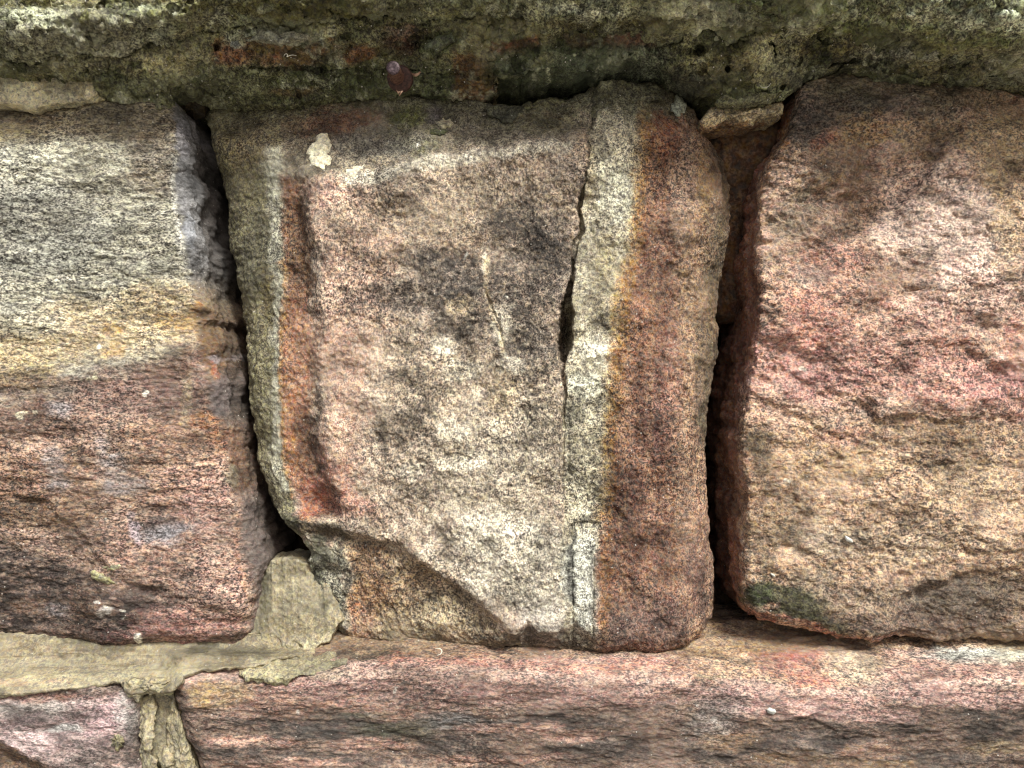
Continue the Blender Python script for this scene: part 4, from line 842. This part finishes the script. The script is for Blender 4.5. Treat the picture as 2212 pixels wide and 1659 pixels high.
plug = piece("mortar_plug", [(586,1207),(620,1203),(650,1210),(676,1216)], [(530,1380),(562,1392),(580,1396),(596,1408),(612,1402),(632,1412),(650,1403),(668,1406),(690,1392),(716,1378),(742,1340)],
    [(586,1207),(560,1230),(540,1260),(530,1300),(526,1340),(530,1380)], [(676,1216),(706,1250),(724,1284),(736,1308),(742,1340)],
    lambda x, y, P: 74-.20*np.maximum(y-1240, 0)-12*np.exp(-((x-640)/50)**2)+2*fbm(P, 60, 3, 88)+2.6*fbm(P, 13, 3, 89, .6, aniso=(1.6,1,.12))+7*sm(-.1, .4, fbm(P, 30, 3, 91))*sm(1350, 1390, y),
    lambda p: (p.ell(640, 1290, 40, 60, (158,146,114), .6), p.ell(650, 1225, 40, 20, (128,116,90), .7), p.ell(640, 1390, 70, 14, (166,156,124), .7), p.ell(572, 1300, 16, 70, (104,100,80), .7), p.ell(700, 1330, 14, 40, (128,120,94), .6)),
    M_NEW, h=1.8, skirt=160, edge=((6,6,8,4), 5), rough=(1.5, 2.4, 1.5), base=(166,154,122), seed=890, ragged=4.5, cavity=.6)
tag(plug, "brushed tan mortar plug filling the foot of the left gap beside the middle block", "mortar", MORTAR)
smear = piece("mortar_smear", [(518,1428),(560,1414),(620,1408),(700,1412),(756,1418)], [(520,1458),(540,1474),(570,1478),(590,1486),(620,1474),(650,1462),(700,1450),(756,1430)], [(518,1428),(514,1446),(520,1458)], [(756,1418),(756,1430)],
    lambda x, y, P: 62-132*np.clip((y-1385)/80, -.2, 1)-5+3*fbm(P, 40, 3, 90), lambda p: (p.ell(580, 1465, 60, 12, (186,176,132), .6), p.ell(690, 1420, 60, 10, (140,128,98), .6)), M_NEW, h=1.8, skirt=24, edge=(16, 10), rough=(4, 6.5, 2.4), base=(158,148,114), seed=900, ragged=5)
tag(smear, "rough tan mortar smear on the left end of the long bottom ledge", "mortar")

# small mortar lumps left on the stones
def on(fn):
    def f(x, y):
        x = np.asarray(x, float); y = np.asarray(y, float); return fn(x, y, world(x, y, np.zeros_like(x)).astype(np.float32))
    return f
def blob(name, label, cx, cy, rx, ry, base, seed, y0, th=8, cat="mortar", grain=.8, mat=None, rot=0, rough=(2, 3, 1.2), n=18):
    rr = np.random.RandomState(seed); pts = []
    for i in range(n):
        a = -2*math.pi*i/n; q = 1+.28*(rr.rand()-.5)*2; u, v = rx*q*math.cos(a), ry*q*math.sin(a); r = math.radians(rot)
        pts.append((cx+u*math.cos(r)-v*math.sin(r), cy+u*math.sin(r)+v*math.cos(r)))
    return tag(lump(name, pts, y0, th, mat or M_OLD, base, seed, rough=rough, grain=grain, h=1.6, back=16), label, cat)
cy_, ly_, ry_, wy_ = on(centre_y), on(left_y), on(right_y), on(low_y)
tag(lump("mortar_lump", [(690,292),(706,290),(716,312),(712,334),(716,352),(700,366),(672,356),(668,340),(662,332),(676,316),(682,304)], cy_, 12, M_OLD, (222,212,178), 910, rough=(3,4,1.6), grain=.5, h=1.6), "tall cream mortar lump near the upper left corner of the middle block", "mortar")
blob("mortar_smear", "thin cream mortar smear below and right of the tall cream lump", 770, 372, 28, 15, (222,214,184), 911, cy_, 5, rot=-18, grain=.5)
blob("mortar_lump", "round pebbly mortar lump on the mossy upper slope of the middle block", 957, 266, 18, 13, (196,186,150), 912, lambda x, y: cy_(x, y)-3, 14, grain=.6)
blob("mortar_lump", "greenish mortar lump just below the round pebbly lump", 946, 284, 20, 8, (104,108,78), 913, cy_, 8)
blob("mortar_lump", "whitish crust lump at the top right shoulder of the middle block", 1466, 232, 16, 20, (182,184,160), 914, lambda x, y: cy_(x, y)+4, 12)
blob("mortar_lump", "pale olive mortar smear on the dark lower part of the left block", 222, 1250, 26, 10, (176,170,120), 915, ly_, 9, rot=22, grain=.6)
blob("mortar_lump", "smaller pale mortar smear just above the olive smear on the left block", 243, 1224, 18, 7, (182,178,134), 916, ly_, 6, grain=.6)
blob("mortar_lump", "tan mortar dab on the right edge of the lilac corner block", 254, 1604, 15, 18, (158,150,112), 918, -44, 9)
blob("mortar_lump", "jagged grey crust hanging over the red brick fragment under the overhang", 600, 82, 62, 13, (150,148,126), 920, -84, 14, rough=(4,6,2))
blob("mortar_lump", "small whitish crust knob at the left end of the red brick fragment", 511, 97, 10, 9, (176,176,164), 921, -76, 10)
blob("mortar_lump", "grey green crust flake hanging above the bolt washer to its right", 944, 92, 42, 16, (104,108,80), 922, -74, 12, rot=-20, rough=(3,5,2))

# ------------------------------------------------------------------ rusty bolt
def simple_mat(name, c1, c2, scale, rough, metal=0.0, bump=.3):
    m = bpy.data.materials.new(name); m.use_nodes = True; t = m.node_tree; b = t.nodes["Principled BSDF"]
    tc = t.nodes.new("ShaderNodeTexCoord"); n = t.nodes.new("ShaderNodeTexNoise"); n.inputs['Scale'].default_value = scale; n.inputs['Detail'].default_value = 5
    r = t.nodes.new("ShaderNodeValToRGB"); r.color_ramp.elements[0].position = .35; r.color_ramp.elements[1].position = .68
    r.color_ramp.elements[0].color = (*lin(c1), 1); r.color_ramp.elements[1].color = (*lin(c2), 1)
    bp = t.nodes.new("ShaderNodeBump"); bp.inputs['Strength'].default_value = bump; bp.inputs['Distance'].default_value = .0004
    t.links.new(tc.outputs['Object'], n.inputs['Vector']); t.links.new(n.outputs[0], r.inputs[0]); t.links.new(r.outputs[0], b.inputs['Base Color'])
    t.links.new(n.outputs[0], bp.inputs['Height']); t.links.new(bp.outputs[0], b.inputs['Normal'])
    b.inputs['Roughness'].default_value = rough; b.inputs['Metallic'].default_value = metal
    return m
M_RUST = simple_mat("rusted_steel", (44, 26, 22), (92, 56, 44), 900, .6, .15)
M_SHANK = simple_mat("rusted_steel_shank", (74, 46, 36), (132, 92, 74), 1100, .6, .2)
M_RUST2 = simple_mat("rusted_steel_end", (50, 36, 40), (98, 80, 84), 1400, .5, .35)
def lathe(name, prof, mat, parent, p0, axis, n=48, wob=0.0, seed=0, mat2=None, cap_rows=0):
    """prof: (distance along the axis, radius) in grid units, from the wall outwards"""
    a = np.array(axis, float); a /= np.linalg.norm(a); u = np.cross(a, [0, 0, 1]); u /= np.linalg.norm(u); v = np.cross(a, u)
    rr = np.random.RandomState(seed); ph = rr.rand(6)*6.28
    vs = []; th = np.linspace(0, 2*np.pi, n, endpoint=False)
    for i, (t_, r) in enumerate(prof):
        q = r*(1+wob*(np.sin(3*th+ph[0])*.4+np.sin(5*th+ph[1])*.4+np.sin(9*th+ph[2]+i)*.3))
        vs.append(p0+a*t_+np.outer(q*np.cos(th), u)+np.outer(q*np.sin(th), v))
    V = np.concatenate(vs); m = len(prof); idx = np.arange(m*n).reshape(m, n); nx_ = np.roll(idx, -1, 1)
    q = np.stack([idx[:-1], nx_[:-1], nx_[1:], idx[1:]], -1).reshape(-1, 4)
    o = link_mesh(name, V*S, q, mat, parent)
    me = o.data
    if mat2:
        me.materials.append(mat2); k = np.zeros(len(q), np.int32); k[-cap_rows*n:] = 1; me.polygons.foreach_set("material_index", k)
    return o
wc = world(np.array([864.]), np.array([170.]), np.array([-34.]))[0]
root = bpy.data.objects.new("rusty_bolt", None); C.objects.link(root); root.location = tuple(wc*S); root.empty_display_size = .005
tag(root, "rusty bolt with round washer sticking out of the dark mortar above the middle block", "bolt")
z0 = np.zeros(3); ax = np.array([.02, -1, -.30])
lathe("washer", [(-14, 27), (-1, 27.6), (1, 27.2), (3, 26), (4.2, 22), (4.6, 15), (4.4, 10), (4.4, 1)], M_RUST, root, z0, ax, 64, .018, 3)
prof = []; t_ = -12.0
while t_ < 50: prof.append((t_, 13.6+.5*math.sin(t_*1.9))); t_ += .9
prof = [(-2, 16), (6, 15.5), (9, 13.2)] + [q_ for q_ in prof if q_[0] > 9.5]
prof += [(51, 14), (53, 14.2), (54.4, 13), (55.2, 9), (55.3, 6), (55.0, 3), (54.8, .3)]
lathe("shank", prof, M_SHANK, root, z0+np.array([-6, 0, 3.]), np.array([.0, -1, -.04]), 40, .02, 5, M_RUST2, 5)

# ------------------------------------------------------------------ bits of dry leaf, flakes and fibres
M_LEAF = simple_mat("dry_leaf", (120, 80, 58), (206, 164, 132), 500, .7)
def sliver(name, pts, w_, mat, label, cat, curl=6):
    """a thin torn scrap: outline strip with real thickness and a curl"""
    P0 = np.array(pts, float); n = len(P0); V = []
    for i in range(n):
        t = P0[min(i+1, n-1)]-P0[max(i-1, 0)]; t = t/np.linalg.norm(t[:2]); nn = np.array([-t[1], t[0]]); ww = w_*math.sin(math.pi*(i+.35)/(n-.3))
        c = world(np.array([P0[i,0]]), np.array([P0[i,1]]), np.array([P0[i,2]]))[0]
        for k_ in (-1, -.33, .33, 1): V.append(c+np.array([nn[0]*ww*k_, curl*abs(k_)**2*.4, -nn[1]*ww*k_]))
    V = np.array(V); m = len(V); V = np.r_[V, V+np.array([0, .9, 0])]
    q = []
    for i in range(n-1):
        for k_ in range(3):
            a = i*4+k_; q += [(a, a+1, a+5, a+4), (m+a, m+a+4, m+a+5, m+a+1)]
        q += [(i*4, i*4+4, m+i*4+4, m+i*4), (i*4+3, m+i*4+3, m+i*4+7, i*4+7)]
    q += [(0, m, m+1, 1), (1, m+1, m+2, 2), (2, m+2, m+3, 3)]; e = (n-1)*4
    q += [(e, e+1, m+e+1, m+e), (e+1, e+2, m+e+2, m+e+1), (e+2, e+3, m+e+3, m+e+2)]
    return tag(link_mesh(name, V*S, np.array(q), mat), label, cat)
sliver("leaf_scrap", [(888,157,-44),(893,160,-50),(898,161,-54),(903,159,-55),(908,154,-58)], 3.2, M_LEAF, "torn dry leaf scrap caught on the right edge of the washer", "leaf")
sliver("leaf_scrap", [(856,194,-50),(860,200,-56),(868,196,-58),(862,206,-58)], 3, M_LEAF, "tiny straw coloured leaf scrap caught below the washer", "leaf")
M_FLAKE = simple_mat("white_flake", (196, 198, 190), (236, 236, 230), 700, .6, 0, .1)
def flake(pts, y0, label):
    o = lump("white_flake", pts, y0, 4, M_FLAKE, (230,230,226), 950+len(pts), rough=(.8,.8,.3), h=1.2, back=10)
    return tag(o, label, "flake", "pale flakes stuck to the blocks")
flake([(1826,1156),(1834,1160),(1842,1166),(1844,1172),(1836,1174),(1828,1170),(1824,1164)], lambda x, y: ry_(x, y)-4, "white leaf shaped flake on the lower half of the pink right block")
flake([(1656,1533),(1664,1529),(1674,1533),(1676,1539),(1670,1544),(1660,1542)], lambda x, y: wy_(x, y)-5, "pale grey flake on the front of the long bottom block")
flake([(1666,1238),(1670,1239),(1673,1244),(1669,1245),(1666,1242)], lambda x, y: ry_(x, y)-4, "tiny white flake near the lower left corner of the pink right block")
M_FIBRE = simple_mat("pale_fibre", (200, 196, 176), (232, 230, 214), 600, .6, 0, .1)
def fibre(pts, r, label):
    a = np.array(pts, float); q = np.linspace(0, 1, 40); tt = np.linspace(0, 1, len(a))
    pc = np.stack([np.interp(q, tt, a[:,i]) for i in range(3)], 1); kk = np.ones(9)/9
    for _ in range(2): pc = np.stack([np.convolve(np.pad(pc[:,i], 4, mode='edge'), kk, 'valid') for i in range(3)], 1)
    pc = pc; W_ = np.array([world(np.array([p_[0]]), np.array([p_[1]]), np.array([p_[2]]))[0] for p_ in pc])
    V = []; n = 8
    for i in range(40):
        t = W_[min(i+1, 39)]-W_[max(i-1, 0)]; t /= np.linalg.norm(t); u = np.cross(t, [0.1, 1, .2]); u /= np.linalg.norm(u); v = np.cross(t, u); rr = r*(.4+.6*math.sin(math.pi*(i+1)/41))
        V += [W_[i]+rr*(math.cos(k*6.283/n)*u+math.sin(k*6.283/n)*v) for k in range(n)]
    idx = np.arange(40*n).reshape(40, n); nx_ = np.roll(idx, -1, 1)
    return tag(link_mesh("thread", np.array(V)*S, np.stack([idx[:-1], nx_[:-1], nx_[1:], idx[1:]], -1).reshape(-1, 4), M_FIBRE), label, "thread", "loose pale threads caught on the wall")
fibre([(938,1402,-4),(950,1400,-10),(956,1406,-14),(952,1414,-16),(942,1416,-16)], 1.3, "short curled pale thread hanging under the foot of the middle block")
fibre([(612,124,-88),(616,114,-92),(624,118,-92),(616,126,-92),(630,116,-90),(644,122,-88)], .9, "thin looped thread on the red brick fragment under the overhang")
fibre([(1640,182,-30),(1646,190,-38),(1660,188,-40),(1666,178,-38)], .9, "thin green thread on the olive mortar flake above the right gap")
